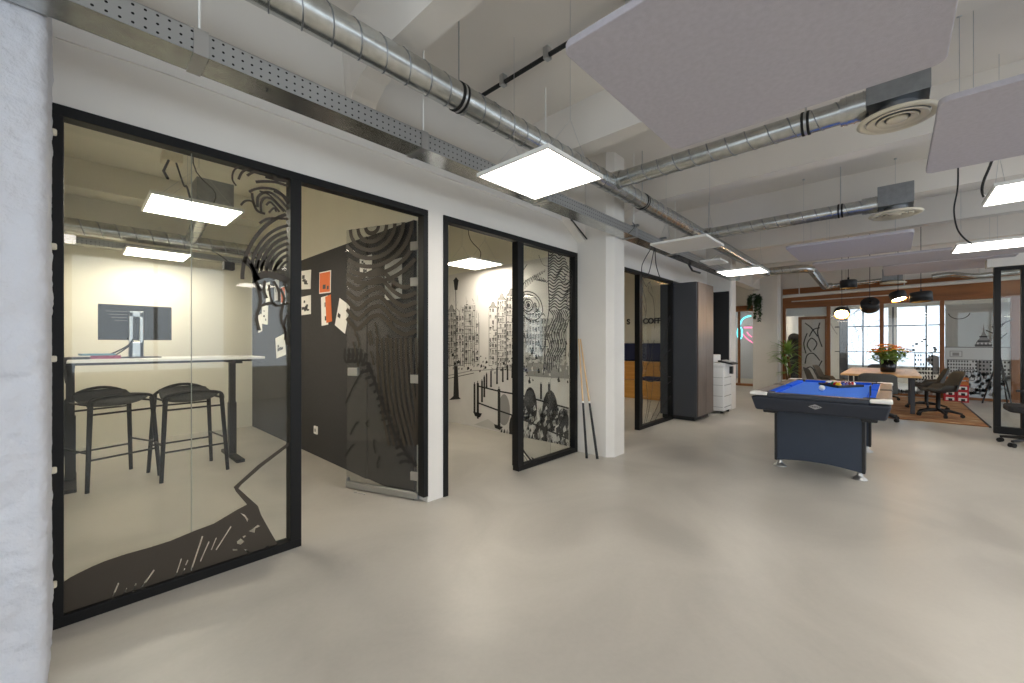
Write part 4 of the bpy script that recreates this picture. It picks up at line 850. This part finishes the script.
# things in the meeting room behind
tag(B().prism(rrect(15.0, 2.05, 15.03, 2.37, .012), .0, 1.45, M['boardw']).lathe([(.001, -.0), (.16, 0), (.16, .03), (.001, .03)], (15.0, 2.21, 1.45), M['boardw'], 24, 'x').build('leaning_board'), 'dark round topped board leaning in the room behind the first timber pane', 'board')
pd = thing('timber_framed_glass_door', 'timber framed glass panel with black figure drawing inside the end room', 'door', (14.7, 1.7, 0))
for y0, y1, z0, z1 in [(1.98, 2.06, 0, 2.0), (1.36, 1.43, 0, 2.0), (1.36, 2.06, 2.0, 2.08), (1.36, 2.06, 0, .1)]: B().box((14.7, y0, z0), (14.78, y1, z1), M['wood']).build('frame_member', pd)
B().box((14.735, 1.43, .1), (14.745, 1.98, 2.0), M['mural']).build('drawing_panel', pd); fg = B()
f0 = lambda y, z: (14.733, y, z)
for pts in [[(1.6,.3),(1.75,.6),(1.9,.5),(1.8,.3)], [(1.55,.8),(1.7,1.0),(1.85,.95),(1.9,.7)], [(1.75,1.05),(1.85,1.25),(1.75,1.45),(1.62,1.3),(1.7,1.1)], [(1.6,1.5),(1.75,1.75),(1.9,1.9)], [(1.5,1.2),(1.6,1.6),(1.55,1.9)], [(1.5,.2),(1.6,.5),(1.5,.8)], [(1.8,1.5),(1.7,1.7),(1.55,1.75)], [(1.88,1.0),(1.93,1.3),(1.85,1.6)], [(1.7,.15),(1.8,.25),(1.95,.2)]]:
    fg.ribbon([f0(*p) for p in spl(pts, 6)], .03, (-1, 0, 0), M['inkb'])
fg.build('figure_drawing', pd)
for i, (y0, y1) in enumerate([(-1.55, -.78), (-.76, -.12), (.13, .74), (.76, 1.34)]): tag(B().box((18.45, y0, .55), (18.453, y1, 2.48), M['sheer']).build('window_blind'), ['sheer white blind at the far right window', 'sheer white blind right of the dark window post', 'sheer white blind left of the dark window post', 'sheer white blind at the far left window'][i], 'blind', 'blinds in the end room')
for i, y in enumerate((-1.56, -.77, .0, .75)): tag(B().box((18.40, y-.02, .5), (18.44, y+.02, 2.5), M['cab']).box((18.41, y-.0, 1.86), (18.43, y+.76, 1.90), M['cab']).box((18.41, y-.0, 1.0), (18.43, y+.76, 1.03), M['cab']).build('window_bar'), ['dark window bar at the far right window', 'dark window bar between the right blinds', 'dark window bar at the middle of the end room', 'dark window bar between the left blinds'][i], 'window bar')
tag(B().box((16.2, 1.02, 0), (16.45, 1.22, SLAB), M['cab']).build('dark_column'), 'dark slim column in the room behind the second timber pane', 'column')
tag(B().box((15.5, -2.44, 0), (15.6, -1.0, 2.3), M['blind']).build('privacy_screen'), 'white screen standing behind the skyline print at the right pane', 'screen')

# ------------------------------------------------------------------ right-hand partition
struct('wall_right_header', B().box((8.95, -5.15, 2.38), (9.15, -.99, 2.58), M['plaster']))
rp = thing('glass_partition', 'dark framed glass screen at the right edge in front of the coat stand', 'glass partition', (9.05, -1.1, 0))
B().box((9.0, -5.15, .0), (9.09, -1.06, .10), M['black']).box((9.0, -5.15, 2.33), (9.09, -1.06, 2.38), M['black']).build('top_and_bottom_rail', rp, .003)
for y0, y1 in [(-1.125, -1.06), (-1.37, -1.31), (-3.2, -3.14)]: B().box((9.0, y0, .10), (9.09, y1, 2.33), M['black']).build('post', rp, .003)
for y0, y1 in [(-1.31, -1.125), (-3.14, -1.37)]: B().box((9.04, y0, .1), (9.05, y1, 2.33), M['glass']).build('glass_pane', rp)

# ------------------------------------------------------------------ pool table
pt = thing('pool_table', 'pool table with bright blue cloth and charcoal body in the middle of the hall', 'pool table', (5.65, .525, 0))
X0, X1, Y0, Y1 = 4.60, 6.78, .005, 1.04; ZT = .80; rw = .13
sk_ = B(); ins = .05
ins = .035; o_ = [(X0, Y0), (X1, Y0), (X1, Y1), (X0, Y1)]; i_ = [(X0+ins, Y0+ins), (X1-ins, Y0+ins), (X1-ins, Y1-ins), (X0+ins, Y1-ins)]
top = [(x, y, ZT-.035) for x, y in o_]; bot = [(x, y, ZT-.17) for x, y in i_]
sk_.add(top+bot, [(3,2,1,0), (4,5,6,7)] + [(k, (k+1) % 4, 4+(k+1) % 4, 4+k) for k in range(4)], M['navyd']); sk_.build('cabinet_skirt', pt, .02, 3)
B().box((X0+rw, Y0+rw, ZT-.045), (X1-rw, Y1-rw, ZT-.022), M['cloth']).build('playing_cloth', pt)
cwid = .045
for (a, c) in [((X0+.1, Y0+rw-.005), (X0+rw+cwid, Y1-rw+.005)), ((X1-rw-cwid, Y0+rw-.005), (X1-.1, Y1-rw+.005))]: B().box((a[0]+.02, a[1]+.06, ZT-.03), (c[0], c[1]-.06, ZT+.002), M['cushion']).build('cushion', pt, .012)
for y0, y1 in [(Y0+.1, Y0+rw+cwid), (Y1-rw-cwid, Y1-.1)]:
    for x0, x1 in [(X0+.22, (X0+X1)/2-.06), ((X0+X1)/2+.06, X1-.22)]: B().box((x0, y0, ZT-.03), (x1, y1, ZT+.002), M['cushion']).build('cushion', pt, .012)
for (x0, y0, x1, y1) in [(X0, Y0+.14, X0+.11, Y1-.14), (X1-.11, Y0+.14, X1, Y1-.14), (X0+.14, Y0, X1-.14, Y0+.11), (X0+.14, Y1-.11, X1-.14, Y1)]:
    B().box((x0, y0, ZT-.04), (x1, y1, ZT+.006), M['navyd'] if x1-x0 < .2 and x0 < 5 else M['railw']).build('rail', pt, .012)
for x, y, sx_, sy_ in [(X0, Y0, 1, 1), (X0, Y1, 1, -1), (X1, Y0, -1, 1), (X1, Y1, -1, -1)]:
    b = B().prism([(x-.006*sx_, y-.006*sy_), (x+.14*sx_, y-.006*sy_), (x+.14*sx_, y+.06*sy_), (x+.09*sx_, y+.09*sy_), (x+.06*sx_, y+.14*sy_), (x-.006*sx_, y+.14*sy_)][::int(sx_*sy_)], ZT-.022, ZT+.009, M['white']); b.build('corner_cap', pt, .01)
    B().lathe([(.001, .0), (.052, .0), (.055, .003), (.05, -.004)], (x+.135*sx_, y+.135*sy_, ZT+.004), M['blackp'], 18).build('pocket', pt)
    B().box((x+.09*sx_, y+.09*sy_, ZT-.20), (x+.24*sx_, y+.2*sy_, ZT-.165), M['blackp']).build('ball_tray', pt, .01)
for s, y in ((1, Y0), (-1, Y1)): B().box(((X0+X1)/2-.07, y-.005, ZT-.045), ((X0+X1)/2+.07, y+.10*s, ZT+.010), M['blackp']).build('side_pocket', pt, .01)
for x in (5.03, 6.40):
    lg = B(); n = 8; ya, yb = .20, .90
    low = [(ya + (yb-ya)*k/n, .065 + .035*sin(pi*k/n)) for k in range(n+1)]
    pts = [(x, y, z) for y, z in low] + [(x, yb-.0, ZT-.16), (x, ya, ZT-.16)]; lg.extr(pts, (.17, 0, 0), M['navy']); lo = lg.build('leg_panel', pt, .008)
    for y in (ya-.012, yb-.012): B().box((x-.01, y, .065), (x+.18, y+.024, ZT-.168), M['blackp']).build('edge_strip', lo, .004)
    for y in (ya+.03, yb-.03): B().lathe([(.001, 0), (.062, 0), (.058, .008), (.03, .03), (.02, .045), (.018, .10), (.001, .10)], (x+.04, y, 0), M['steel'], 20).build('levelling_foot', lo)
bd = B(); yc, zc = .52, ZT-.095; nrm = (ins/ .2)
def fs_(y, z, o=.004): return (X0 + ins*(ZT-.035 - z)/.135 - o, y, z)
bd.poly([fs_(yc-.052, zc), fs_(yc-.03, zc+.011), fs_(yc, zc+.024), fs_(yc+.03, zc+.011), fs_(yc+.052, zc), fs_(yc+.03, zc-.011), fs_(yc, zc-.024), fs_(yc-.03, zc-.011)], M['silver'])
bd.poly([fs_(yc+.036*cos(a*pi/8), zc+.007*sin(a*pi/8), .0055) for a in range(16)], M['navyd'])
for k in range(5): yy = yc-.024+.012*k; bd.poly([fs_(yy-.004, zc-.004, .007), fs_(yy+.004, zc-.004, .007), fs_(yy+.004, zc+.004, .007), fs_(yy-.004, zc+.004, .007)], M['silver'])
bd.build('maker_badge', pt)
BR = .0285; ZB = ZT - .022 + BR
def ball(x, y, m, label, grp, stripe=None):
    b = B(); b.ball((x, y, ZB), BR, m, 18, 12)
    if stripe: b.lathe([(sqrt(BR*BR-h*h)+.0004, h) for h in (-.012, -.006, 0, .006, .012)], (x, y, ZB), stripe, 18, random.choice(['x', 'y', 'z']))
    o = b.build('billiard_ball'); tag(o, label, 'billiard ball', grp); return o
ball(5.50, .56, M['white'], 'white cue ball lying alone on the blue cloth', None)
bc = [('yellow', (224, 178, 30)), ('blue', (22, 50, 140)), ('red', (176, 26, 28)), ('purple', (66, 34, 110)), ('orange', (220, 100, 30)), ('green', (18, 100, 60)), ('maroon', (110, 26, 30)), ('black', (16, 16, 18))]
RX, RY = 6.02, .46; pos = []
for r in range(5):
    for k in range(r+1): pos.append((RX + r*BR*1.74, RY + (k - r/2)*2*BR*1.005, r, k))
random.seed(9)
rown = ['at the point', 'in the second row', 'in the middle row', 'in the fourth row', 'in the back row']
for i, (x, y, r, k) in enumerate(pos):
    nm, c = bc[i % 8]; m = mat(nm+'_ball', c, .12, coat=.5); sd = 'right to left place %s' % ['one', 'two', 'three', 'four', 'five'][k]
    if i >= 8: ball(x, y, M['white'], '%s striped ball %s of the rack, %s' % (nm, rown[r], sd), 'racked billiard balls', m)
    else: ball(x, y, m, 'solid %s ball %s of the rack, %s' % (nm, rown[r], sd), 'racked billiard balls')
tri = []
for (ax, ay) in [(RX-.085, RY), (RX+4*BR*1.74+.05, RY-.205), (RX+4*BR*1.74+.05, RY+.205)]: tri.append((ax, ay))
rk = B()
for i in range(3):
    a, c = Vector(tri[i]), Vector(tri[(i+1) % 3]); d = (c-a).normalized(); nn = Vector((-d.y, d.x)); 
    rk.prism([tuple(a-d*.008-nn*.006), tuple(c+d*.008-nn*.006), tuple(c+d*.008+nn*.006), tuple(a-d*.008+nn*.006)], ZT-.0215, ZT+.006, M['blackp'])
tag(rk.build('ball_rack', None, .003), 'black triangular rack around the balls on the blue cloth', 'ball rack')
sbr = thing('cue_bridge', 'small black wire rest standing on the right front corner of the table', 'cue rest', (4.85, .16, ZT-.02)); B().tube([(4.80, .15, ZT-.02), (4.80, .15, ZT+.10), (5.02, .15, ZT+.10), (5.02, .15, ZT-.02)], .004, M['blackp'], 6).build('wire_frame', sbr)

# ------------------------------------------------------------------ rug, meeting table, chairs
rg = thing('rug', 'worn rust brown woven rug under the meeting table', 'rug', (11.55, .3, 0)); B().box((9.57, -1.08, .002), (13.6, 1.75, .014), M['rug']).build('woven_field', rg); B().box((9.55, -1.10, .001), (13.62, -1.075, .017), M['blackp']).build('edge_binding', rg)
RZ = .014
mt = thing('meeting_table', 'long pale oak meeting table with dark legs on the rug', 'table', (11, .17, RZ))
B().box((9.55, -.35, .71), (12.3, .70, .745), M['oak']).build('table_top', mt, .006)
for x, y in ((10.35, -.26), (10.35, .60), (11.9, -.26), (11.9, .60)): B().box((x-.03, y-.03, RZ), (x+.03, y+.03, .71), M['cab']).build('leg', mt, .004)
B().box((10.32, -.26, .66), (10.38, .60, .71), M['cab']).box((11.87, -.26, .66), (11.93, .60, .71), M['cab']).build('cross_beam', mt)
def shell_chair(label):
    t = thing('shell_chair', label, 'chair', (0, 0, 0), 'grey shell chairs around the meeting table'); n = 14; k = 16
    def sp(i, j, o=0):     # j: front of seat -> top of back ; chair faces +x
        u = -1 + 2*i/n; s = j/k
        if s < .5: x = .21 - .42*(s/.5); z = .455 - .03*sin(pi*s/.5)*.6
        else:
            q_ = (s-.5)/.5; x = -.21 - .09*q_; z = .455 + .34*q_**.9
        if s < .5: z += .02*u*u + (.10*u**4 if s > .2 else .03*u**4)
        else: x += .09*u*u*(1-.3*((s-.5)/.5)); z -= .05*u**6*((s-.5)/.5)
        y = .24*u*(1 - .12*(1-min(1, s*4))) * (1 + .04*sin(pi*s))
        return (x - (o if s >= .5 else 0), y, z - (o if s < .5 else 0))
    vs = [sp(i, j) for i in range(n+1) for j in range(k+1)] + [sp(i, j, .016) for i in range(n+1) for j in range(k+1)]; N_ = (n+1)*(k+1); I_ = lambda i, j: i*(k+1)+j; fs = []
    for i in range(n):
        for j in range(k): fs.append((I_(i, j), I_(i+1, j), I_(i+1, j+1), I_(i, j+1))); fs.append((N_+I_(i, j), N_+I_(i, j+1), N_+I_(i+1, j+1), N_+I_(i+1, j)))
        fs += [(I_(i, 0), N_+I_(i, 0), N_+I_(i+1, 0), I_(i+1, 0)), (I_(i+1, k), N_+I_(i+1, k), N_+I_(i, k), I_(i, k))]
    for j in range(k): fs += [(I_(0, j+1), N_+I_(0, j+1), N_+I_(0, j), I_(0, j)), (I_(n, j), N_+I_(n, j), N_+I_(n, j+1), I_(n, j+1))]
    B().add(vs, fs, M['seat'], True).build('seat_shell', t)
    B().lathe([(.001, .43), (.10, .43), (.10, .41), (.03, .40), (.028, .12), (.04, .10), (.001, .10)], (0, 0, 0), M['blackp'], 16).build('swivel_column', t)
    for i in range(5):
        a = 2*pi*i/5 + .3; lo = B().tube([(0, 0, .11), (.15*cos(a), .15*sin(a), .10), (.29*cos(a), .29*sin(a), .065)], [.03, .024, .016], M['blackp'], 8).build('leg', t)
        B().tube([(.29*cos(a)-.012*sin(a)*1.5, .29*sin(a)+.012*cos(a)*1.5, .03), (.29*cos(a)+.012*sin(a)*1.5, .29*sin(a)-.012*cos(a)*1.5, .03)], .03, M['rubber'], 14).build('castor', lo)
    return t
c0 = shell_chair('grey shell chair at the near end of the oak table, back toward the pool table'); c0.location = (9.30, .19, .002)
for x, y, rz, l in [(10.35, -.58, 105, 'grey shell chair at the right side of the table, nearest the pool table'), (11.4, -.48, 92, 'grey shell chair at the right side of the table, farther back'),
                    (10.1, 1.02, -75, 'grey shell chair at the left side of the table, nearest the pool table'), (11.3, 1.0, -95, 'grey shell chair at the left side of the table, farther back'), (12.6, .2, 180, 'grey shell chair at the far end of the meeting table')]:
    dup(c0, (x, y, RZ), radians(rz), l)
oc = thing('office_chair', 'black swivel office chair cut by the right picture edge', 'office chair', (8.12, -1.30, 0))
ox, oy = 8.12, -1.30; oc.rotation_euler = (0, 0, -pi/2); B().prism(rrect(ox-.25, oy-.25, ox+.25, oy+.25, .1), .43, .51, M['blackf']).build('seat', oc, .02)
bk = B(); nn_ = 10
vs = [(ox + .22 + .05*cos(pi*.5*(i/nn_*2-1)) - .03*(j/6), oy - .23 + .46*i/nn_, .50 + .55*j/6) for i in range(nn_+1) for j in range(7)]; vs += [(x+.03, y, z) for x, y, z in vs]; fs = []
for i in range(nn_):
    for j in range(6): a = i*7+j; fs += [(a, a+1, a+8, a+7), (77+a, 77+a+7, 77+a+8, 77+a+1)]
for i in range(nn_): fs += [(i*7, i*7+7, 77+i*7+7, 77+i*7), (i*7+6, 77+i*7+6, 77+i*7+13, i*7+13)]
for j in range(6): fs += [(j, 77+j, 77+j+1, j+1), (70+j, 70+j+1, 147+j+1, 147+j)]
B().add(vs, fs, M['blackf'], True).build('backrest', oc); B().tube([(ox, oy, .10), (ox, oy, .43)], .028, M['blackp'], 12).build('gas_column', oc)
for s in (-1, 1): B().tube([(ox+.05, oy+s*.25, .45), (ox+.05, oy+s*.29, .62), (ox+.03, oy+s*.29, .66)], .018, M['blackp'], 8).box((ox-.12, oy+s*.29-.035, .655), (ox+.12, oy+s*.29+.035, .68), M['blackp']).build('armrest', oc)
for i in range(5):
    a = 2*pi*i/5 + 2.34 + pi/2; lo = B().tube([(ox, oy, .11), (ox+.31*cos(a), oy+.31*sin(a), .075)], [.028, .016], M['blackp'], 8).build('leg', oc)
    for q_ in (-.02, .02): B().tube([(ox+.31*cos(a)-(q_-.008)*sin(a), oy+.31*sin(a)+(q_-.008)*cos(a), .028), (ox+.31*cos(a)-(q_+.008)*sin(a), oy+.31*sin(a)+(q_+.008)*cos(a), .028)], .028, M['rubber'], 14).build('castor', lo)

# flowers
fv = thing('flower_vase', 'bouquet of orange and yellow flowers in a black pot on the oak table', 'flowers', (10.6, .07, .745))
B().lathe([(.001, 0), (.095, 0), (.11, .02), (.125, .23), (.11, .23), (.1, .03), (.001, .02)], (10.6, .07, .745), M['pot'], 24).build('pot', fv)
random.seed(13); fo = B(); st_ = B()
for k in range(330):
    a = random.uniform(0, 2*pi); r = .25*sqrt(random.random()); z = 1.0 + random.random()*.2 - r*.25; c = Vector((10.6+r*cos(a), .07+r*sin(a), z)); d = Vector((random.uniform(-1, 1), random.uniform(-1, 1), random.uniform(-.5, .6))).normalized(); s_ = d.cross(Vector((0, 0, 1))).normalized()*.028
    fo.add([c, c+d*.05+s_, c+d*.10, c+d*.05-s_], [(0,1,2,3)], M['leaf'])
fo.build('foliage', fv)
for k in range(24):
    a = 2.4*k; r = .055*sqrt(k); c = (10.6+r*cos(a), .07+r*sin(a)*1.05, 1.27 - 2.2*r*r + random.uniform(-.02, .02)); fl_ = B(); m = M['petal'] if k % 4 else M['petaly']
    for i in range(9):
        b_ = 2*pi*i/9; rr = .08; fl_.add([c, (c[0]+rr*.6*cos(b_-.35), c[1]+rr*.6*sin(b_-.35), c[2]+.016), (c[0]+rr*cos(b_), c[1]+rr*sin(b_), c[2]+.004), (c[0]+rr*.6*cos(b_+.35), c[1]+rr*.6*sin(b_+.35), c[2]+.016)], [(0,1,2,3)], m)
    fl_.ball((c[0], c[1], c[2]+.008), .015, m, 8, 6); fl_.build('blossom', fv); st_.tube([(10.6+.03*cos(a), .07+.03*sin(a), .78), c], .003, M['leaf'], 5)
st_.build('stem', fv)

# palm, hanging plant
py = thing('potted_palm', 'green spiky potted palm beside the fourth pillar', 'potted plant', (12.95, 2.02, 0)); px_, pyy = 12.95, 2.02
B().lathe([(.001, 0), (.13, 0), (.17, .32), (.15, .32), (.14, .27), (.001, .27)], (px_, pyy, 0), M['white'], 24).build('pot', py)
B().tube(spl([(px_, pyy, .26), (px_+.02, pyy-.01, .6), (px_-.02, pyy+.02, .95)], 5), .03, M['bark'], 10).tube(spl([(px_+.03, pyy+.03, .26), (px_+.06, pyy+.08, .55), (px_+.04, pyy+.1, .7)], 5), .025, M['bark'], 10).build('trunk', py)
random.seed(17)
for (hx, hy, hz, n_, L0) in [(px_-.02, pyy+.02, 1.0, 44, .56), (px_+.04, pyy+.1, .74, 30, .46), (px_, pyy-.03, .5, 24, .4)]:
    fo = B()
    for k in range(n_):
        a = random.uniform(0, 2*pi); el = random.uniform(.1, 1.45); L = L0*random.uniform(.75, 1.1); p = Vector((hx, hy, hz)); pts = []; 
        for i in range(7): pts.append(p.copy()); e_ = el - i*.17; p = p + Vector((cos(a)*cos(e_), sin(a)*cos(e_), sin(e_)))*L/6
        sd = Vector((-sin(a), cos(a), 0)); W_ = [.015, .027, .03, .026, .02, .012, .001]; v_ = []
        for q_, w_ in zip(pts, W_): v_ += [q_+sd*w_, q_+Vector((0, 0, -.004)), q_-sd*w_]
        fo.add(v_, [f for i in range(6) for f in ((3*i, 3*i+1, 3*i+4, 3*i+3), (3*i+1, 3*i+2, 3*i+5, 3*i+4))], M['leaf'])
    fo.build('leaf_crown', py)
hp = thing('hanging_plant', 'trailing dark green plant hanging beside the fourth pillar near the neon sign', 'hanging plant', (12.9, 2.84, 2.6)); random.seed(2)
B().lathe([(.001, 0), (.07, 0), (.09, .12), (.08, .12), (.001, .02)], (12.9, 2.84, 2.5), M['white'], 18).build('pot', hp); B().tube([(12.9, 2.84, 2.5), (12.9, 2.84, 2.81)], .003, M['steel'], 5).build('hanging_wire', hp)
for (dx, dy, zl) in [(.08, -.10, 1.95), (.0, -.13, 2.1), (-.08, -.08, 2.25), (.05, .1, 2.3), (-.1, .05, 2.4), (.13, .0, 2.05)]:
    vn = B(); pts = spl([(12.9, 2.84, 2.62), (12.9+dx, 2.84+dy, 2.60), (12.9+dx*1.2, 2.84+dy*1.2, 2.45), (12.9+dx*1.1, 2.84+dy*1.2, zl)], 6); vn.tube(pts, .004, M['leafd'], 5)
    for q_ in pts:
        for r in range(9):
            d = Vector((random.uniform(-1, 1), random.uniform(-1, 1), random.uniform(-.8, .3))).normalized(); s_ = d.cross(Vector((0, 0, 1))).normalized()*.03; q0 = Vector(q_); vn.add([q0, q0+d*.045+s_, q0+d*.095, q0+d*.045-s_], [(0,1,2,3)], M['leafd'])
    vn.build('vine', hp)

# pendants
def pendant(loc, label, tilt=(0, 0), lit=False, r=.16, h=.17, yoff=0):
    t = thing('pendant_lamp', label, 'pendant lamp', loc, 'black drum pendants over the meeting table'); x, y, z = loc
    R_ = Matrix.Rotation(tilt[0], 4, 'X') @ Matrix.Rotation(tilt[1], 4, 'Y'); T = Matrix.Translation(Vector(loc))
    def tb(b): b.v = [tuple(T @ R_ @ (T.inverted() @ Vector(p))) for p in b.v]; return b
    tb(B().lathe([(.02, h/2), (r*.92, h/2), (r, h/2-.02), (r, -h/2), (r-.012, -h/2), (r-.012, h/2-.03), (.02, h/2-.03)], loc, M['blackp'], 32)).build('lamp_shade', t)
    tb(B().lathe([(.001, -h/2+.05), (r-.014, -h/2+.05), (r-.013, -h/2+.005)], loc, M['gold'], 32)).build('reflector', t)
    if lit: tb(B().lathe([(.001, -h/2+.01), (r-.03, -h/2+.01), (r-.03, -h/2+.03), (.001, -h/2+.03)], loc, M['bulb'], 28)).build('lit_diffuser', t)
    B().tube([(x, y, z+h/2-.01), (x, y, SLAB)], .005, M['blackp'], 6).build('cord', t); B().tube([(x, y, z+h/2-.01), (x, y, z+h/2+.05)], .016, M['blackp'], 10).build('cord_grip', t)
pendant((9.7, .60, 2.38), 'black drum pendant hanging highest at the left over the table', r=.125, h=.15)
pendant((9.6, .30, 1.97), 'black drum pendant tipped toward the camera, hanging in front of the flowers', (0, -.9), r=.13, h=.16)
pendant((10.8, -.07, 2.20), 'black drum pendant tilted with warm light showing underneath', (-.25, .25), True, .125, .15)
pendant((10.2, -.36, 2.11), 'black drum pendant hanging farthest right over the table', (-.06, .05), False, .15, .17)
pendant((11.2, .80, 1.95), 'glowing pendant hanging left over the table, its light facing the hall', (0, .75), True, .14, .12)
for i, y in enumerate((.46, .40, .34)): pass
# services in front of the end header
sp_ = thing('service_pipe', 'white pipe running across below the ceiling in front of the timber header', 'pipe', (13.6, 0, 2.66)); B().tube([(13.7, 2.28, 2.62), (13.7, -3.2, 2.72)], .045, M['pipe'], 14).build('pipe_run', sp_)
for y in (1.9, .9, -.2, -1.4): B().tube([(13.7, y, 2.66), (13.7, y, SLAB)], .012, M['pipe'], 8).build('pipe_hanger', sp_)
ft = thing('flexible_duct', 'crumpled silver flexible duct near the ceiling at the right of the end header', 'air duct', (13.4, -1.2, 2.85))
pts = spl([(13.4, -.65, 2.82), (13.4, -.95, 2.84), (13.35, -1.3, 2.76), (13.4, -1.8, 2.78), (13.4, -2.6, 2.80)], 14); B().tube(pts, [.055+.007*(i % 2) for i in range(len(pts))], M['galv'], 16).build('hose', ft)
lr = thing('light_rail', 'thin pale rail running in front of the timber header on the left', 'rail', (13.8, .9, 2.5)); B().tube([(13.85, 2.1, 2.48), (13.85, -.2, 2.50)], .014, M['pipe'], 8).build('rail_bar', lr)
# crates and coat stand
for r in range(3):
    for c in range(2):
        y = -.83 - .19*c - .19; z = .003 + .125*r
        k = thing('drinks_carton', 'red and white drinks carton, %s of the %s stack beside the coat stand' % (['bottom', 'middle', 'top'][r], ['left', 'right'][c]), 'carton', (13.4, y+.09, z), 'red drinks cartons on the floor')
        B().box((13.25, y+.004, z), (13.55, y+.186, z+.122), M['red']).build('box', k, .003); B().box((13.2485, y+.03, z+.03), (13.2495, y+.16, z+.095), M['paper']).box((13.2475, y+.06, z+.02), (13.2482, y+.12, z+.075), M['inkb']).build('print_panel', k)
for c in range(2):
    y = -.83 - .19*c - .19; z = .379; k = thing('drinks_crate', 'orange crate on top of the %s stack of red cartons' % ['left', 'right'][c], 'crate', (13.4, y+.09, z), 'orange crates on the cartons')
    b = B(); b.box((13.26, y+.006, z), (13.54, y+.184, z+.02), M['crate'])
    for (a, d) in [((13.26, y+.006), (13.275, y+.184)), ((13.525, y+.006), (13.54, y+.184)), ((13.275, y+.006), (13.525, y+.018)), ((13.275, y+.172), (13.525, y+.184))]: b.box((a[0], a[1], z+.02), (d[0], d[1], z+.07), M['crate']).box((a[0], a[1], z+.11), (d[0], d[1], z+.16), M['crate']); b.box((a[0], a[1], z+.07), (a[0]+.015, a[1]+.012, z+.11), M['crate'])
    b.build('crate_shell', k)
cs = thing('coat_stand', 'black branching coat stand in front of the right timber pane', 'coat stand', (13.45, -1.66, 0)); cx_, cy_ = 13.45, -1.66
B().tube([(cx_, cy_, 1.0), (cx_, cy_, 1.75)], .016, M['blackp'], 10).build('pole', cs)
for i in range(3): a = radians(90+120*i) + .35*(i == 0); B().tube([(cx_, cy_, 1.05), (cx_+.27*cos(a), cy_+.27*sin(a), 0)], .013, M['blackp'], 8).build('leg', cs)
for i, z in enumerate((1.45, 1.52, 1.62, 1.68, 1.38, 1.58)): a = i*1.05+1.4; B().tube([(cx_, cy_, z), (cx_+.19*cos(a), cy_+.19*sin(a), z+.13)], .009, M['blackp'], 8).build('branch', cs)

# ------------------------------------------------------------------ light
wd = bpy.data.worlds.new('sky'); S.world = wd; wd.use_nodes = True; bgn = wd.node_tree.nodes['Background']; bgn.inputs[0].default_value = (.80, .90, 1.0, 1); bgn.inputs[1].default_value = 2.5
def portal(x, y, z, sx_, sy_, rot):
    l = bpy.data.lights.new('window_portal', 'AREA'); l.shape = 'RECTANGLE'; l.size = sx_; l.size_y = sy_; l.cycles.is_portal = True
    o = bpy.data.objects.new('window_portal', l); COL.objects.link(o); o.location = (x, y, z); o.rotation_euler = rot
for i in range(6): portal((xw[2*i]+xw[2*i+1])/2, -5.28, 1.82, 2.4, 2.25, (pi/2, 0, 0))
for y0, y1 in [(-4.7, -2.4), (-2.0, .3), (.7, 2.4)]: portal(-3.33, (y0+y1)/2, 1.82, y1-y0, 2.25, (pi/2, 0, -pi/2))
portal(18.72, -.82, 1.5, 1.45, 1.95, (pi/2, 0, pi/2)); portal(18.72, .73, 1.5, 1.25, 1.95, (pi/2, 0, pi/2))

# ------------------------------------------------------------------ camera
cam = bpy.data.cameras.new('camera'); co = bpy.data.objects.new('camera', cam); COL.objects.link(co); S.camera = co
cam.sensor_width = 36; cam.lens = 408/1024*36; cam.shift_y = 2.5/1024; cam.clip_start = .05; cam.clip_end = 200
co.location = (0, 0, EYE); co.rotation_euler = (pi/2, 0, -atan2(CA, SA))
S.view_settings.view_transform = 'Standard'; S.view_settings.look = 'None'; S.view_settings.gamma = 1; S.view_settings.use_curve_mapping = False
S.view_settings.exposure = 0.22
S.cycles.max_bounces = 10; S.cycles.diffuse_bounces = 5; S.cycles.glossy_bounces = 5; S.cycles.transparent_max_bounces = 24
